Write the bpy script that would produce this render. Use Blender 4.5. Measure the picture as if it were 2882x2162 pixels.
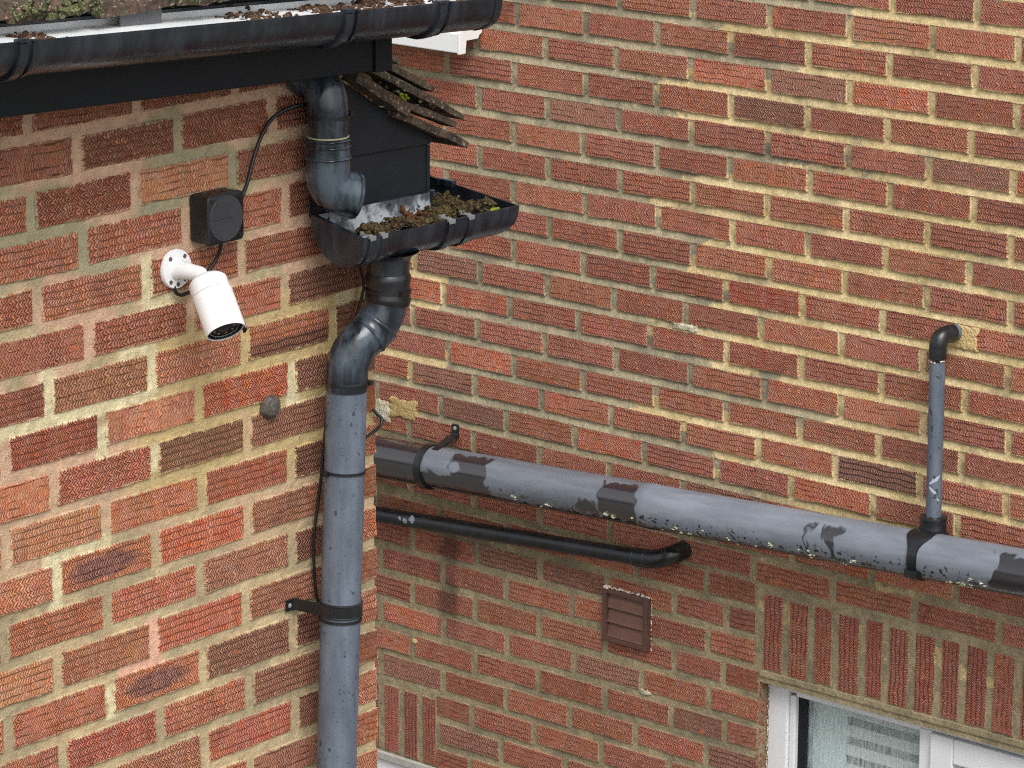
import bpy, math, random
from mathutils import Vector, Matrix, noise as mnoise
random.seed(7)
R = math.radians
scene = bpy.context.scene
for o in list(bpy.data.objects):
    bpy.data.objects.remove(o)
COL = scene.collection

# ------------------------------------------------------------------ camera
cam_d = bpy.data.cameras.new('camera')
cam = bpy.data.objects.new('camera', cam_d); COL.objects.link(cam)
cam_d.sensor_fit = 'HORIZONTAL'; cam_d.sensor_width = 36.0; cam_d.lens = 124.83
cam_d.clip_start = 0.05; cam_d.clip_end = 500
cr = Vector((0.6482011, -0.7614642, 0.0027676)); cu = Vector((0.1954523, 0.1698907, 0.9658859)); cf = Vector((0.7359577, 0.6255474, -0.2589533))
cam.matrix_world = Matrix(((cr.x, cu.x, -cf.x, -3.69899), (cr.y, cu.y, -cf.y, -4.00138), (cr.z, cu.z, -cf.z, 1.00396), (0, 0, 0, 1)))
scene.camera = cam

# ------------------------------------------------------------------ light: overcast daylight
SUN_DIR = Vector((-0.42, -0.62, 0.95)).normalized()      # towards the sun
elev = math.asin(SUN_DIR.z); azim = math.atan2(SUN_DIR.x, SUN_DIR.y)
world = bpy.data.worlds.new('World'); scene.world = world; world.use_nodes = True
wn = world.node_tree; bg = wn.nodes['Background']
sky = wn.nodes.new('ShaderNodeTexSky'); sky.sky_type = 'NISHITA'; sky.sun_disc = False
sky.sun_elevation = elev; sky.sun_rotation = azim; sky.dust_density = 3.0; sky.air_density = 1.0
hs = wn.nodes.new('ShaderNodeHueSaturation'); hs.inputs['Saturation'].default_value = 0.14
wn.links.new(sky.outputs[0], hs.inputs['Color']); wn.links.new(hs.outputs[0], bg.inputs[0])
bg.inputs[1].default_value = 0.135
sun_d = bpy.data.lights.new('sun', 'SUN'); sun_d.energy = 1.4; sun_d.angle = R(34); sun_d.color = (1.0, 0.965, 0.91)
sun = bpy.data.objects.new('sun', sun_d); COL.objects.link(sun)
sun.rotation_euler = (-SUN_DIR).to_track_quat('-Z', 'Y').to_euler(); sun.location = (-3, -4, 6)
vs = scene.view_settings
scene.display_settings.display_device = 'sRGB'
vs.view_transform = 'Standard'; vs.look = 'None'; vs.exposure = 0.58; vs.gamma = 1.0; vs.use_curve_mapping = False
scene.cycles.use_denoising = False; scene.cycles.use_adaptive_sampling = True; scene.cycles.adaptive_threshold = 0.02; scene.cycles.filter_width = 1.15; scene.cycles.max_bounces = 4; scene.cycles.diffuse_bounces = 2; scene.cycles.glossy_bounces = 2; scene.cycles.transmission_bounces = 2; scene.cycles.transparent_max_bounces = 4

# ------------------------------------------------------------------ helpers: materials
def c(r, g, b):
    f = lambda v: (v / 255 / 12.92) if v / 255 <= 0.04045 else ((v / 255 + 0.055) / 1.055) ** 2.4
    return (f(r), f(g), f(b), 1.0)

class NT:
    def __init__(s, name):
        s.m = bpy.data.materials.new(name); s.m.use_nodes = True
        s.t = s.m.node_tree; s.b = s.t.nodes['Principled BSDF']
        s.b.inputs['Specular IOR Level'].default_value = 0.3
        s.geo = s.t.nodes.new('ShaderNodeNewGeometry'); s.tc = s.t.nodes.new('ShaderNodeTexCoord'); s.oi = s.t.nodes.new('ShaderNodeObjectInfo')
    def pos(s): return s.geo.outputs['Position']
    def obj(s): return s.tc.outputs['Object']
    def put(s, sock, v):
        if hasattr(v, 'is_output'): s.t.links.new(v, sock)
        elif isinstance(v, (int, float)):
            try: sock.default_value = v
            except TypeError: sock.default_value = (v, v, v)
        else: sock.default_value = v if len(v) == len(sock.default_value) else v[:len(sock.default_value)]
    def M(s, op, a, b=0.0, cc=0.0):
        n = s.t.nodes.new('ShaderNodeMath'); n.operation = op
        s.put(n.inputs[0], a); s.put(n.inputs[1], b); s.put(n.inputs[2], cc); return n.outputs[0]
    def V(s, op, a, b=(0, 0, 0)):
        n = s.t.nodes.new('ShaderNodeVectorMath'); n.operation = op
        s.put(n.inputs[0], a)
        if op == 'SCALE': s.put(n.inputs['Scale'], b)
        else: s.put(n.inputs[1], b)
        return n.outputs[0]
    def sep(s, v):
        n = s.t.nodes.new('ShaderNodeSeparateXYZ'); s.put(n.inputs[0], v); return n.outputs[0], n.outputs[1], n.outputs[2]
    def comb(s, x, y, z):
        n = s.t.nodes.new('ShaderNodeCombineXYZ'); s.put(n.inputs[0], x); s.put(n.inputs[1], y); s.put(n.inputs[2], z); return n.outputs[0]
    def noise(s, v, sc, det=2.0, rough=0.5):
        n = s.t.nodes.new('ShaderNodeTexNoise'); s.put(n.inputs['Vector'], v)
        n.inputs['Scale'].default_value = sc; n.inputs['Detail'].default_value = det; n.inputs['Roughness'].default_value = rough
        return n.outputs['Fac']
    def white(s, w):
        n = s.t.nodes.new('ShaderNodeTexWhiteNoise'); n.noise_dimensions = '1D'; s.put(n.inputs['W'], w); return n.outputs['Value']
    def ss(s, x, a, b, lo=0.0, hi=1.0):
        n = s.t.nodes.new('ShaderNodeMapRange'); n.interpolation_type = 'SMOOTHSTEP'
        s.put(n.inputs[0], x); s.put(n.inputs[1], a); s.put(n.inputs[2], b); s.put(n.inputs[3], lo); s.put(n.inputs[4], hi); return n.outputs[0]
    def lin(s, x, a, b, lo=0.0, hi=1.0):
        n = s.t.nodes.new('ShaderNodeMapRange'); n.clamp = True
        s.put(n.inputs[0], x); s.put(n.inputs[1], a); s.put(n.inputs[2], b); s.put(n.inputs[3], lo); s.put(n.inputs[4], hi); return n.outputs[0]
    def mix(s, f, a, b, mode='MIX'):
        n = s.t.nodes.new('ShaderNodeMix'); n.data_type = 'RGBA'; n.blend_type = mode
        s.put(n.inputs[0], f); s.put(n.inputs[6], a); s.put(n.inputs[7], b); return n.outputs[2]
    def scale(s, col, k): return s.mix(1.0, col, s.comb(k, k, k), 'MULTIPLY')
    def bump(s, h, dist, strength=1.0):
        n = s.t.nodes.new('ShaderNodeBump'); s.put(n.inputs['Height'], h)
        n.inputs['Distance'].default_value = dist; n.inputs['Strength'].default_value = strength
        s.t.links.new(n.outputs[0], s.b.inputs['Normal'])
    def out(s, col=None, rough=None, spec=None):
        if col is not None: s.put(s.b.inputs['Base Color'], col)
        if rough is not None: s.put(s.b.inputs['Roughness'], rough)
        if spec is not None: s.put(s.b.inputs['Specular IOR Level'], spec)
        return s.m

def boxmask(n, a, b, a0, a1, b0, b1, wob, e=0.006):
    """soft rectangle in two coordinates, its edges roughened by the noise wob"""
    a = n.M('ADD', a, wob); b = n.M('ADD', b, n.M('MULTIPLY', wob, 0.6))
    return n.M('MULTIPLY', n.M('MULTIPLY', n.ss(a, a0 - e, a0 + e), n.ss(a, a1 - e, a1 + e, 1, 0)), n.M('MULTIPLY', n.ss(b, b0 - e, b0 + e), n.ss(b, b1 - e, b1 + e, 1, 0)))

Z0R, PR = -0.30414, 0.07473          # right wall: middle of course 0 and course height
D = 2.92329                          # right wall plane x = D
def mortar_left(n):
    p = n.pos(); x, y, z = n.sep(p)
    n1 = n.noise(p, 7, 3); n2 = n.noise(p, 55, 3, .6); n3 = n.noise(n.V('ADD', p, (3.1, 0, 7.7)), 5, 2); n4 = n.noise(p, 420, 1)
    col = n.mix(n.ss(n1, .38, .62), c(190, 170, 134), c(166, 151, 121))
    col = n.mix(n.M('MULTIPLY', n.ss(z, -.95, -.45), n.ss(n3, .44, .50)), col, c(200, 166, 140))
    col = n.mix(n.M('MULTIPLY', n.ss(z, -.45, -.22), n.ss(n3, .46, .40)), col, c(160, 152, 124))
    och = n.M('MULTIPLY', n.M('MULTIPLY', n.ss(x, .02, .12), n.ss(z, -.72, -.66)), n.ss(z, -.40, -.36, 1, 0))
    col = n.mix(n.M('MULTIPLY', och, n.ss(n1, .3, .5, .4, 1)), col, c(190, 168, 122))
    wob = n.M('MULTIPLY', n.M('SUBTRACT', n2, .5), .02)
    cream = None
    for (a0, a1, b0, b1) in ((-.40, .125, -.501, -.474), (-.115, -.09, -.49, -.41), (.105, .132, -.49, -.40), (.045, .125, -.422, -.402), (-.118, -.085, -.43, -.405),
                             (-.125, .02, -.726, -.696), (-.112, -.086, -.80, -.70), (.003, .036, -1.012, -.955), (-.005, .02, -.60, -.52),
                             (.552, .60, -.60, -.40), (.425, .46, -.58, -.50), (.425, .60, -.605, -.572), (.10, .126, -.34, -.26), (.10, .19, -.35, -.328), (.10, .13, -.62, -.575)):
        k = boxmask(n, x, z, a0, a1, b0, b1, wob)
        cream = k if cream is None else n.M('MAXIMUM', cream, k)
    col = n.mix(cream, col, n.mix(n2, c(200, 186, 146), c(222, 211, 176)))
    pk = n.M('MAXIMUM', boxmask(n, x, z, .092, .122, -.945, -.865, wob), boxmask(n, x, z, .03, .13, -.955, -.925, wob))
    col = n.mix(pk, col, c(216, 172, 148))
    col = n.scale(col, n.lin(n2, .25, .75, .78, 1.15))
    return n.mix(n.M('MULTIPLY', n.ss(n4, .68, .72), .75), col, c(60, 52, 42)), n2

def mortar_right(n):
    p = n.pos(); x, y, z = n.sep(p)
    n1 = n.noise(n.V('MULTIPLY', p, (1, 1.5, 4)), 3, 2); n2 = n.noise(p, 60, 3, .6); n3 = n.noise(p, 9, 3); n4 = n.noise(p, 300, 1)
    w = n.M('DIVIDE', n.M('SUBTRACT', Z0R, z), PR)
    rr = n.white(n.M('FLOOR', w))
    above = n.ss(z, -1.5, -1.4)
    t = n.M('ADD', n.M('MULTIPLY', rr, .45), n.M('MULTIPLY', n1, .75))
    diag = n.M('ADD', y, n.M('MULTIPLY', z, .18))
    t = n.M('ADD', t, n.M('MULTIPLY', n.lin(diag, 1.35, .35, -.12, .62), above))
    t = n.M('ADD', t, n.M('MULTIPLY', n.ss(y, 1.78, 1.9), n.M('MULTIPLY', n.ss(z, -1.42, -1.36), n.ss(z, -1.06, -.98, .55, 0))))
    t = n.M('ADD', t, n.M('MULTIPLY', n.ss(y, .83, .9, .1, -.3), n.M('SUBTRACT', 1.0, above)))
    yel = n.ss(n.M('ADD', t, n.M('MULTIPLY', n.M('SUBTRACT', n2, .5), .12)), .88, .91)
    grey = n.mix(n.ss(n3, .35, .65), c(176, 163, 134), c(148, 139, 117))
    col = n.mix(yel, grey, n.mix(n.ss(n3, .3, .7), c(218, 197, 152), c(196, 174, 126)))
    col = n.mix(n.M('MULTIPLY', n.M('SUBTRACT', 1.0, above), .35), col, c(142, 122, 86))
    col = n.scale(col, n.M('MULTIPLY', n.lin(n2, .25, .75, .70, 1.16), n.lin(n4, .3, .7, .82, 1.14)))
    col = n.mix(n.ss(n4, n.lin(yel, 0, 1, .735, .70), n.lin(yel, 0, 1, .765, .73)), col, c(236, 228, 202))
    gr = n.noise(n.V('ADD', p, (2.2, 6.1, .4)), 6, 4, .65)
    col = n.mix(n.M('MULTIPLY', n.ss(gr, .50, .66), .55), col, c(112, 104, 88))
    wet = n.mix(stain(n, y, z, n3), col, n.scale(col, .38))
    return wet, n2

def stain(n, y, z, nz):
    """sooty run below the black waste pipe"""
    d = n.M('ABSOLUTE', n.M('ADD', n.M('SUBTRACT', y, 1.845), n.M('MULTIPLY', n.M('SUBTRACT', nz, .5), .12)))
    return n.M('MULTIPLY', n.ss(d, .018, .05, 1, 0), n.M('MULTIPLY', n.M('MULTIPLY', n.ss(z, -2.1, -1.98), n.ss(z, -1.79, -1.75, 1, 0)), n.ss(nz, .3, .55, .2, .7)))

def mortar_mat(name, fn, bd):
    n = NT(name); col, n2 = fn(n)
    h = n.M('ADD', n2, n.M('MULTIPLY', n.noise(n.pos(), 350, 2), .5))
    n.bump(h, bd, .9)
    return n.out(col, .93, .15)

def brick_mat(name, fn, hx, hz, right, smear=True):
    n = NT(name); o = n.obj(); p = n.pos(); x, y, z = n.sep(o)
    px, py, pz = n.sep(p)
    if not smear: x = n.M('MULTIPLY', py, -1.0) if right else px; z = pz
    big = n.noise(p, 16, 3, .6); fine = n.noise(p, 170, 3, .65); med = n.noise(p, 48, 2)
    rnd = n.oi.outputs['Random']; rn2 = n.white(n.M('MULTIPLY', rnd, 77.7)); rn3 = n.white(n.M('MULTIPLY', rnd, 31.3))
    # combed face: rows of slanted strokes whose slant alternates, a deeper line after each pair of rows
    zq = n.M('ADD', n.M('ADD', n.M('DIVIDE', z, .0064 if right else .0060), n.M('MULTIPLY', rnd, 2.0)), n.M('MULTIPLY', n.M('SUBTRACT', n.noise(p, 24, 2), .5), 2.0 if right else 1.4))
    zz = n.M('PINGPONG', zq, 1.0)
    brk = n.noise(p, 95, 2, .6)
    wob = n.M('ADD', n.M('MULTIPLY', n.M('SUBTRACT', med, .5), 2.2), n.M('MULTIPLY', n.M('SUBTRACT', brk, .5), .8))
    ph = n.M('ADD', n.M('ADD', n.M('DIVIDE', x, n.lin(rn2, 0, 1, *((.0058, .0076) if right else (.0050, .0068)))), n.M('MULTIPLY', zz, n.lin(rn3, 0, 1, .62, 1.05))), wob)
    h = n.M('ADD', n.M('MULTIPLY', n.M('SINE', n.M('MULTIPLY', ph, 6.2832)), .5), .5)
    keep = n.M('MULTIPLY', n.ss(n.M('ADD', big, n.M('MULTIPLY', n.M('SUBTRACT', rnd, .5), .3)), .25, .52, .55 if right else .40, 1.0), n.ss(brk, .28, .55, .55, 1.0))
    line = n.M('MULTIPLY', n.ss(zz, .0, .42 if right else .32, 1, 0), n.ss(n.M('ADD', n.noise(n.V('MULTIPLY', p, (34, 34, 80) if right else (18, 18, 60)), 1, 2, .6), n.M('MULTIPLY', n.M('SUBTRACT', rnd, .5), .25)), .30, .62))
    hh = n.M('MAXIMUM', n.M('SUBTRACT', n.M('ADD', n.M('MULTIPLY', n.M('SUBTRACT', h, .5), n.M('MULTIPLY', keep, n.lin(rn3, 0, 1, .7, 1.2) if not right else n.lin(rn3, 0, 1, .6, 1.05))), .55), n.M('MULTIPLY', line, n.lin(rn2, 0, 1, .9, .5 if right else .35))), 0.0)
    base = n.oi.outputs['Color']
    if not smear: base = n.mix(n.ss(n.noise(p, 5, 1), .4, .6), base, n.scale(base, .72))
    al = n.oi.outputs['Alpha']
    hv = n.t.nodes.new('ShaderNodeHueSaturation'); n.put(hv.inputs['Color'], base)
    n.put(hv.inputs['Hue'], n.lin(n.noise(p, 26, 2), .3, .7, .492, .514)); n.put(hv.inputs['Saturation'], n.lin(med, .3, .7, .78, 1.02) if right else n.lin(med, .3, .7, .80, 1.06))
    col = hv.outputs[0]
    # kiln-flashed purple heart; two-tone bricks: dark left end, dark lower half
    ex = n.M('DIVIDE', x, hx); ez = n.M('DIVIDE', z, hz)
    dd = n.M('ADD', n.M('ADD', n.M('POWER', n.M('ABSOLUTE', n.M('ADD', ex, .05)), 2.0), n.M('MULTIPLY', n.M('POWER', n.M('ABSOLUTE', ez), 2.0), 1.3)), n.M('MULTIPLY', n.M('SUBTRACT', big, .5), 1.2))
    heart = n.M('MULTIPLY', n.ss(dd, .35, .8, 1, 0), n.M('COMPARE', al, .75, .1))
    left = n.M('MULTIPLY', n.ss(n.M('ADD', ex, n.M('MULTIPLY', n.M('SUBTRACT', big, .5), .5)), .30, .52, 1, 0), n.M('COMPARE', al, .5, .1))
    low = n.M('MULTIPLY', n.ss(n.M('ADD', ez, n.M('MULTIPLY', n.M('SUBTRACT', big, .5), 1.0)), -.35, .25, 1, 0), n.M('COMPARE', al, .25, .1))
    col = n.mix(n.M('MULTIPLY', heart, .85), col, c(112, 84, 88))
    col = n.mix(n.M('MULTIPLY', n.M('MAXIMUM', left, low), .88), col, c(92, 68, 62))
    col = n.mix(n.M('MULTIPLY', n.ss(n.noise(n.V('ADD', p, (5.5, 1.5, 8.2)), 9, 3, .6), .52, .70), .45), col, c(112, 78, 70))
    col = n.scale(col, n.lin(big, .25, .75, .80, 1.20))
    col = n.mix(n.ss(hh, .05, .95), n.scale(col, .54 if right else .50), n.mix(.34, n.scale(col, 1.22), c(228, 156, 120)))  # comb relief shade painted in: darker grooves, paler ridges
    col = n.scale(col, n.lin(fine, .25, .75, .70, 1.26))
    col = n.mix(n.M('MULTIPLY', n.ss(n.noise(n.V('ADD', p, (9.3, 4.1, 2.2)), 21, 3, .6), .66, .70), .65), col, n.scale(c(206, 118, 84), n.lin(fine, .3, .7, .7, 1.1)))
    # lime bloom and iron specks
    col = n.mix(n.M('MULTIPLY', n.M('MULTIPLY', n.ss(n.noise(p, 34, 4, .7), .60, .74), .35 if right else .42), n.ss(hh, .3, .8)), col, c(214, 176, 128))
    col = n.mix(n.M('MULTIPLY', n.ss(n.noise(p, 130, 2), .70, .76), .7), col, c(52, 36, 34))
    if right:
        col = n.mix(n.ss(n.noise(p, 210, 1), .775, .80), col, c(225, 205, 190))
        col = n.mix(n.M('MULTIPLY', stain(n, py, pz, n.noise(p, 9, 3)), .8), col, c(40, 34, 34))
    # mortar smeared over the arrises
    mcol, mn = fn(n)
    dx = n.M('SUBTRACT', hx, n.M('ABSOLUTE', x)); dz = n.M('SUBTRACT', hz, n.M('ABSOLUTE', z))
    d = n.M('MINIMUM', n.M('MULTIPLY', dx, .9), dz)
    d = n.M('ADD', d, n.M('MULTIPLY', n.M('SUBTRACT', n.noise(p, 60, 4, .65), .53), .016 if not right else .012))
    d = n.M('ADD', d, n.M('MULTIPLY', n.M('SUBTRACT', h, .5), .0028))
    sm = n.ss(d, .0006, .0016, 1, 0) if smear else 0.0
    col = n.mix(sm, col, mcol)
    hb = n.M('ADD', n.M('MULTIPLY', hh, n.M('SUBTRACT', 1.0, sm)), n.M('MULTIPLY', fine, .45))
    n.bump(hb, .0028 if right else .0032, 1.0)
    return n.out(col, .9, .2)

def plain(name, col, rough=.5, spec=.4, var=.15, nscale=30, bump=0.0):
    n = NT(name); p = n.obj(); a = n.noise(p, nscale, 4, .6)
    cc = n.scale(col, n.lin(a, .25, .75, 1 - var, 1 + var))
    if bump: n.bump(n.noise(p, nscale * 4, 3), bump)
    return n.out(cc, n.lin(a, .3, .7, max(.05, rough - .08), rough + .08), spec)

MAT = {}
MAT['mortar_l'] = mortar_mat('mortar_buff', mortar_left, .004)
MAT['mortar_r'] = mortar_mat('mortar_grey_yellow', mortar_right, .004)
HXL, HZL, HXR, HZR = .099, .0292, .1035, .0277
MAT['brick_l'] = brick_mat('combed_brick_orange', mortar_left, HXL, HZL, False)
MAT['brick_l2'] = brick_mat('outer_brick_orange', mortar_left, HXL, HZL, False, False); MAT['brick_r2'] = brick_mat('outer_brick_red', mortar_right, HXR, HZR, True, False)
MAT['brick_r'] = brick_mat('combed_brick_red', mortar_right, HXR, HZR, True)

def black_plastic(name, base, chalk, amt, rough):
    """black pvc with chalky weathering and rain streaks"""
    n = NT(name); p = n.pos(); x, y, z = n.sep(p)
    a = n.noise(n.V('MULTIPLY', p, (1, 1, .25)), 38, 4, .6); b = n.noise(p, 120, 3); cc = n.noise(p, 14, 2)
    m = n.M('MULTIPLY', n.ss(n.M('ADD', n.M('MULTIPLY', a, .6), n.M('MULTIPLY', cc, .4)), .42, .64), amt)
    col = n.mix(m, base, chalk)
    col = n.mix(n.M('MULTIPLY', n.ss(b, .66, .74), .5), col, c(20, 22, 25))
    n.bump(b, .0003)
    return n.out(col, n.lin(a, .3, .7, rough - .08, rough + .14), .6)
MAT['black'] = black_plastic('black_gutter_pvc', c(24, 30, 37), c(66, 74, 84), .34, .26)
MAT['dull_black'] = black_plastic('dull_black_pvc', c(20, 22, 26), c(50, 54, 60), .30, .30)
MAT['chalk_black'] = black_plastic('chalked_black_pipe', c(22, 29, 36), c(92, 106, 120), .50, .20)
MAT['fascia'] = plain('navy_black_fascia', c(13, 21, 28), .5, .3, .12, 3)
MAT['box_black'] = plain('black_cladding', c(29, 33, 38), .55, .3, .16, 14)
MAT['cable'] = plain('black_cable', c(24, 25, 27), .38, .5)
MAT['jbox'] = plain('black_box_plastic', c(27, 28, 31), .45, .45, .12, 40)
MAT['jlid'] = plain('dark_lid_plastic', c(56, 58, 63), .5, .4, .1, 40)
MAT['white'] = plain('white_paint', c(236, 237, 238), .35, .4, .025, 25)
MAT['pvc'] = plain('white_pvc', c(228, 229, 232), .28, .45, .04, 9)
MAT['screw'] = plain('screw_steel', c(150, 150, 148), .4, .5, .2, 200)
MAT['darkscrew'] = plain('rusty_screw', c(96, 88, 80), .5, .4, .3, 300)
MAT['lens'] = plain('lens_black', c(8, 8, 10), .08, .6)
MAT['lensring'] = plain('lens_grey', c(120, 122, 124), .25, .5)
MAT['brown'] = plain('brown_vent_plastic', c(104, 74, 64), .45, .35, .14, 30)
MAT['brown_dark'] = plain('brown_vent_frame', c(88, 64, 57), .45, .35, .12, 30)
MAT['sealant'] = plain('white_sealant', c(222, 210, 196), .6, .3, .15, 120)
MAT['rubber'] = plain('black_gasket', c(22, 26, 34), .5, .3)
MAT['knob'] = plain('lead_grey', c(82, 76, 72), .42, .45, .45, 70, .002)
MAT['ground'] = plain('concrete_paving', c(118, 115, 106), .9, .2, .2, 2, .003)
MAT['dark'] = plain('dark_interior', c(40, 42, 42), .9, .1)
MAT['blind'] = plain('pale_blind', c(205, 215, 212), .8, .2)
MAT['curtain'] = plain('pale_curtain', c(205, 226, 224), .8, .2)

def grey_pipe():
    n = NT('weathered_grey_pipe'); o = n.obj(); p = n.pos(); x, y, z = n.sep(o)
    a = n.noise(n.V('MULTIPLY', o, (40, 40, 6)), 1, 4, .6); s = n.noise(o, 260, 2); b = n.noise(o, 25, 3)
    col = n.mix(n.ss(a, .3, .7), c(86, 95, 108), c(104, 114, 127))
    col = n.scale(col, n.lin(b, .3, .7, .9, 1.07))
    col = n.mix(n.M('MULTIPLY', n.ss(s, .66, .69), .8), col, c(38, 42, 50))
    col = n.mix(n.M('MULTIPLY', n.ss(n.noise(n.V('MULTIPLY', o, (70, 70, 45)), 1, 1), .70, .73), .75), col, c(44, 48, 57))
    return n.out(col, n.lin(b, .3, .7, .36, .5), .4)
MAT['greypipe'] = grey_pipe()

def soil_pipe():
    """object space: pipe along x (0 at its right end, growing leftwards); z up; -y outwards"""
    n = NT('weathered_soil_pipe'); o = n.obj(); x, y, z = n.sep(o)
    a = n.noise(n.V('MULTIPLY', o, (7, 40, 40)), 1, 4, .6); b = n.noise(o, 20, 1.5, .45); s = n.noise(o, 85, 1); e = n.noise(o, 36, 1)
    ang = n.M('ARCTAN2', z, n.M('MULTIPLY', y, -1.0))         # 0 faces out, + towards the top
    col = n.mix(n.ss(a, .3, .7), c(106, 112, 122), c(124, 130, 141))
    col = n.mix(n.M('MULTIPLY', n.ss(n.noise(o, 200, 2), .70, .74), .7), col, c(52, 55, 64))
    wob = n.M('MULTIPLY', n.M('SUBTRACT', b, .5), .13); wa = n.M('MULTIPLY', n.M('SUBTRACT', e, .5), .8)
    xs = n.M('ADD', x, wob); an = n.M('ADD', ang, wa)
    wet = None
    for (x0, x1, a0, a1) in ((1.79, 4.6, -2, 2.2), (1.555, 1.665, -.9, 1.3), (1.65, 1.8, -1.2, .05), (1.07, 1.19, -.7, 1.25), (1.2, 1.26, -.5, .1), (.475, .525, .1, .85), (.487, .508, -1, .2), (.555, .564, -.9, .9), (-.2, .055, -.7, 1.0), (.1, .13, -.7, -.4)):
        m = n.M('MULTIPLY', n.M('MULTIPLY', n.ss(xs, x0 - .004, x0 + .004), n.ss(xs, x1 - .004, x1 + .004, 1, 0)), n.M('MULTIPLY', n.ss(an, a0 - .08, a0 + .08), n.ss(an, a1 - .08, a1 + .08, 1, 0)))
        wet = m if wet is None else n.M('MAXIMUM', wet, m)
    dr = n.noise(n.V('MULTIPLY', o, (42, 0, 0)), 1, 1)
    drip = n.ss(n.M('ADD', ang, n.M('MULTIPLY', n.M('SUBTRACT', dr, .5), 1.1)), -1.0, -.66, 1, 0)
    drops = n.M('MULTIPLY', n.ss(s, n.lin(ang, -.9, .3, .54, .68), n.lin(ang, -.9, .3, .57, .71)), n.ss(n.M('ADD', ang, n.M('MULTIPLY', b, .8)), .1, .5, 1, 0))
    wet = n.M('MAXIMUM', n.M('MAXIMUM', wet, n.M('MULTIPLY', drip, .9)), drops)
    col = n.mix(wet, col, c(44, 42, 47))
    algae_shade = n.M('MULTIPLY', n.ss(n.M('ADD', ang, n.M('MULTIPLY', b, .7)), -.75, -.15, 1, 0), .8)  # underside shading painted into the colour together with algae growth
    col = n.mix(algae_shade, col, c(44, 46, 44))
    n.bump(n.noise(o, 300, 2), .0002)
    return n.out(col, n.lin(wet, 0, 1, .38, .05), n.lin(wet, 0, 1, .5, 1.0))
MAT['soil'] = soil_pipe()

def glass_mat():
    n = NT('obscured_glass'); p = n.pos()
    t = n.t; tr = t.nodes.new('ShaderNodeBsdfTransparent'); mx = t.nodes.new('ShaderNodeMixShader')
    st = n.noise(n.V('MULTIPLY', p, (1, 260, 14)), 1, 4, .7)
    n.bump(st, .002)
    n.out(c(226, 240, 240), .2, .5)
    mx.inputs[0].default_value = .5
    n.put(mx.inputs[0], n.lin(st, .34, .66, .03, .48))
    t.links.new(tr.outputs[0], mx.inputs[1]); t.links.new(n.b.outputs[0], mx.inputs[2])
    t.links.new(mx.outputs[0], t.nodes['Material Output'].inputs[0])
    return n.m
MAT['glass'] = glass_mat()

def moss_mat(name, a, b, d):
    n = NT(name); p = n.pos(); q = n.noise(p, 30, 3); r2 = n.noise(p, 260, 3)
    col = n.mix(n.ss(q, .40, .6), a, b); col = n.mix(n.ss(r2, .52, .66), col, d)
    n.bump(r2, .004)
    return n.out(n.scale(col, n.lin(r2, .3, .7, .55, 1.3)), .95, .1)
MAT['moss'] = moss_mat('gutter_moss', c(56, 45, 34), c(80, 72, 45), c(98, 82, 62))
MAT['litter'] = moss_mat('roof_litter', c(62, 46, 38), c(88, 68, 52), c(112, 92, 74))
MAT['greenmoss'] = moss_mat('green_moss', c(62, 63, 46), c(92, 95, 62), c(126, 124, 102))
MAT['redmoss'] = moss_mat('rust_moss', c(86, 52, 38), c(98, 64, 46), c(78, 58, 44))
MAT['limemoss'] = moss_mat('lime_moss', c(150, 160, 50), c(178, 182, 70), c(120, 130, 50))
MAT['lichen'] = plain('pale_lichen', c(205, 208, 178), .9, .1, .3, 300)
def tile_mat():
    n = NT('mossy_clay_tile'); p = n.pos(); a = n.noise(p, 40, 4, .65); b = n.noise(p, 150, 3); g = n.noise(p, 16, 2)
    col = n.mix(n.ss(a, .35, .65), c(62, 54, 49), c(98, 80, 68))
    col = n.mix(n.M('MULTIPLY', n.ss(g, .48, .62), .6), col, c(88, 85, 70))
    col = n.mix(n.M('MULTIPLY', n.ss(b, .60, .72), .7), col, c(168, 146, 126))
    n.bump(n.M('ADD', a, b), .004)
    return n.out(n.scale(col, n.lin(b, .3, .7, .7, 1.25)), .92, .15)
MAT['tile'] = tile_mat()

def chalk_inner():
    n = NT('chalked_gutter_inside'); p = n.pos(); a = n.noise(p, 22, 4, .6); b = n.noise(p, 80, 3)
    col = n.mix(n.ss(a, .40, .56), c(74, 79, 84), c(166, 172, 178))
    col = n.mix(n.ss(b, .62, .70), col, c(40, 42, 44))
    return n.out(col, .4, .4)
MAT['chalk'] = chalk_inner()
def wet_white():
    n = NT('wet_white_lining'); p = n.pos(); a = n.noise(p, 30, 3)
    return n.out(n.mix(n.ss(a, .25, .6), c(232, 237, 240), c(246, 248, 249)), .3, .5)
MAT['wetwhite'] = wet_white()

# ------------------------------------------------------------------ helpers: meshes
def empty(name, loc): 
    o = bpy.data.objects.new(name, None); COL.objects.link(o); o.location = loc; o.empty_display_size = .05; return o
def tag(o, label=None, cat=None, group=None, kind=None):
    if label: o['label'] = label
    if cat: o['category'] = cat
    if group: o['group'] = group
    if kind: o['kind'] = kind
    return o
def thing(name, label, cat, loc, group=None): return tag(empty(name, loc), label, cat, group)
def world_of(o):
    m = Matrix.LocRotScale(o.location, o.rotation_euler, o.scale) if o.type == 'EMPTY' or o.rotation_mode != 'X' else o.matrix_world
    return (world_of(o.parent) @ o.matrix_parent_inverse @ m) if o.parent else m
def adopt(o, parent):
    o.parent = parent
    if parent: o.matrix_parent_inverse = world_of(parent).inverted()

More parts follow.
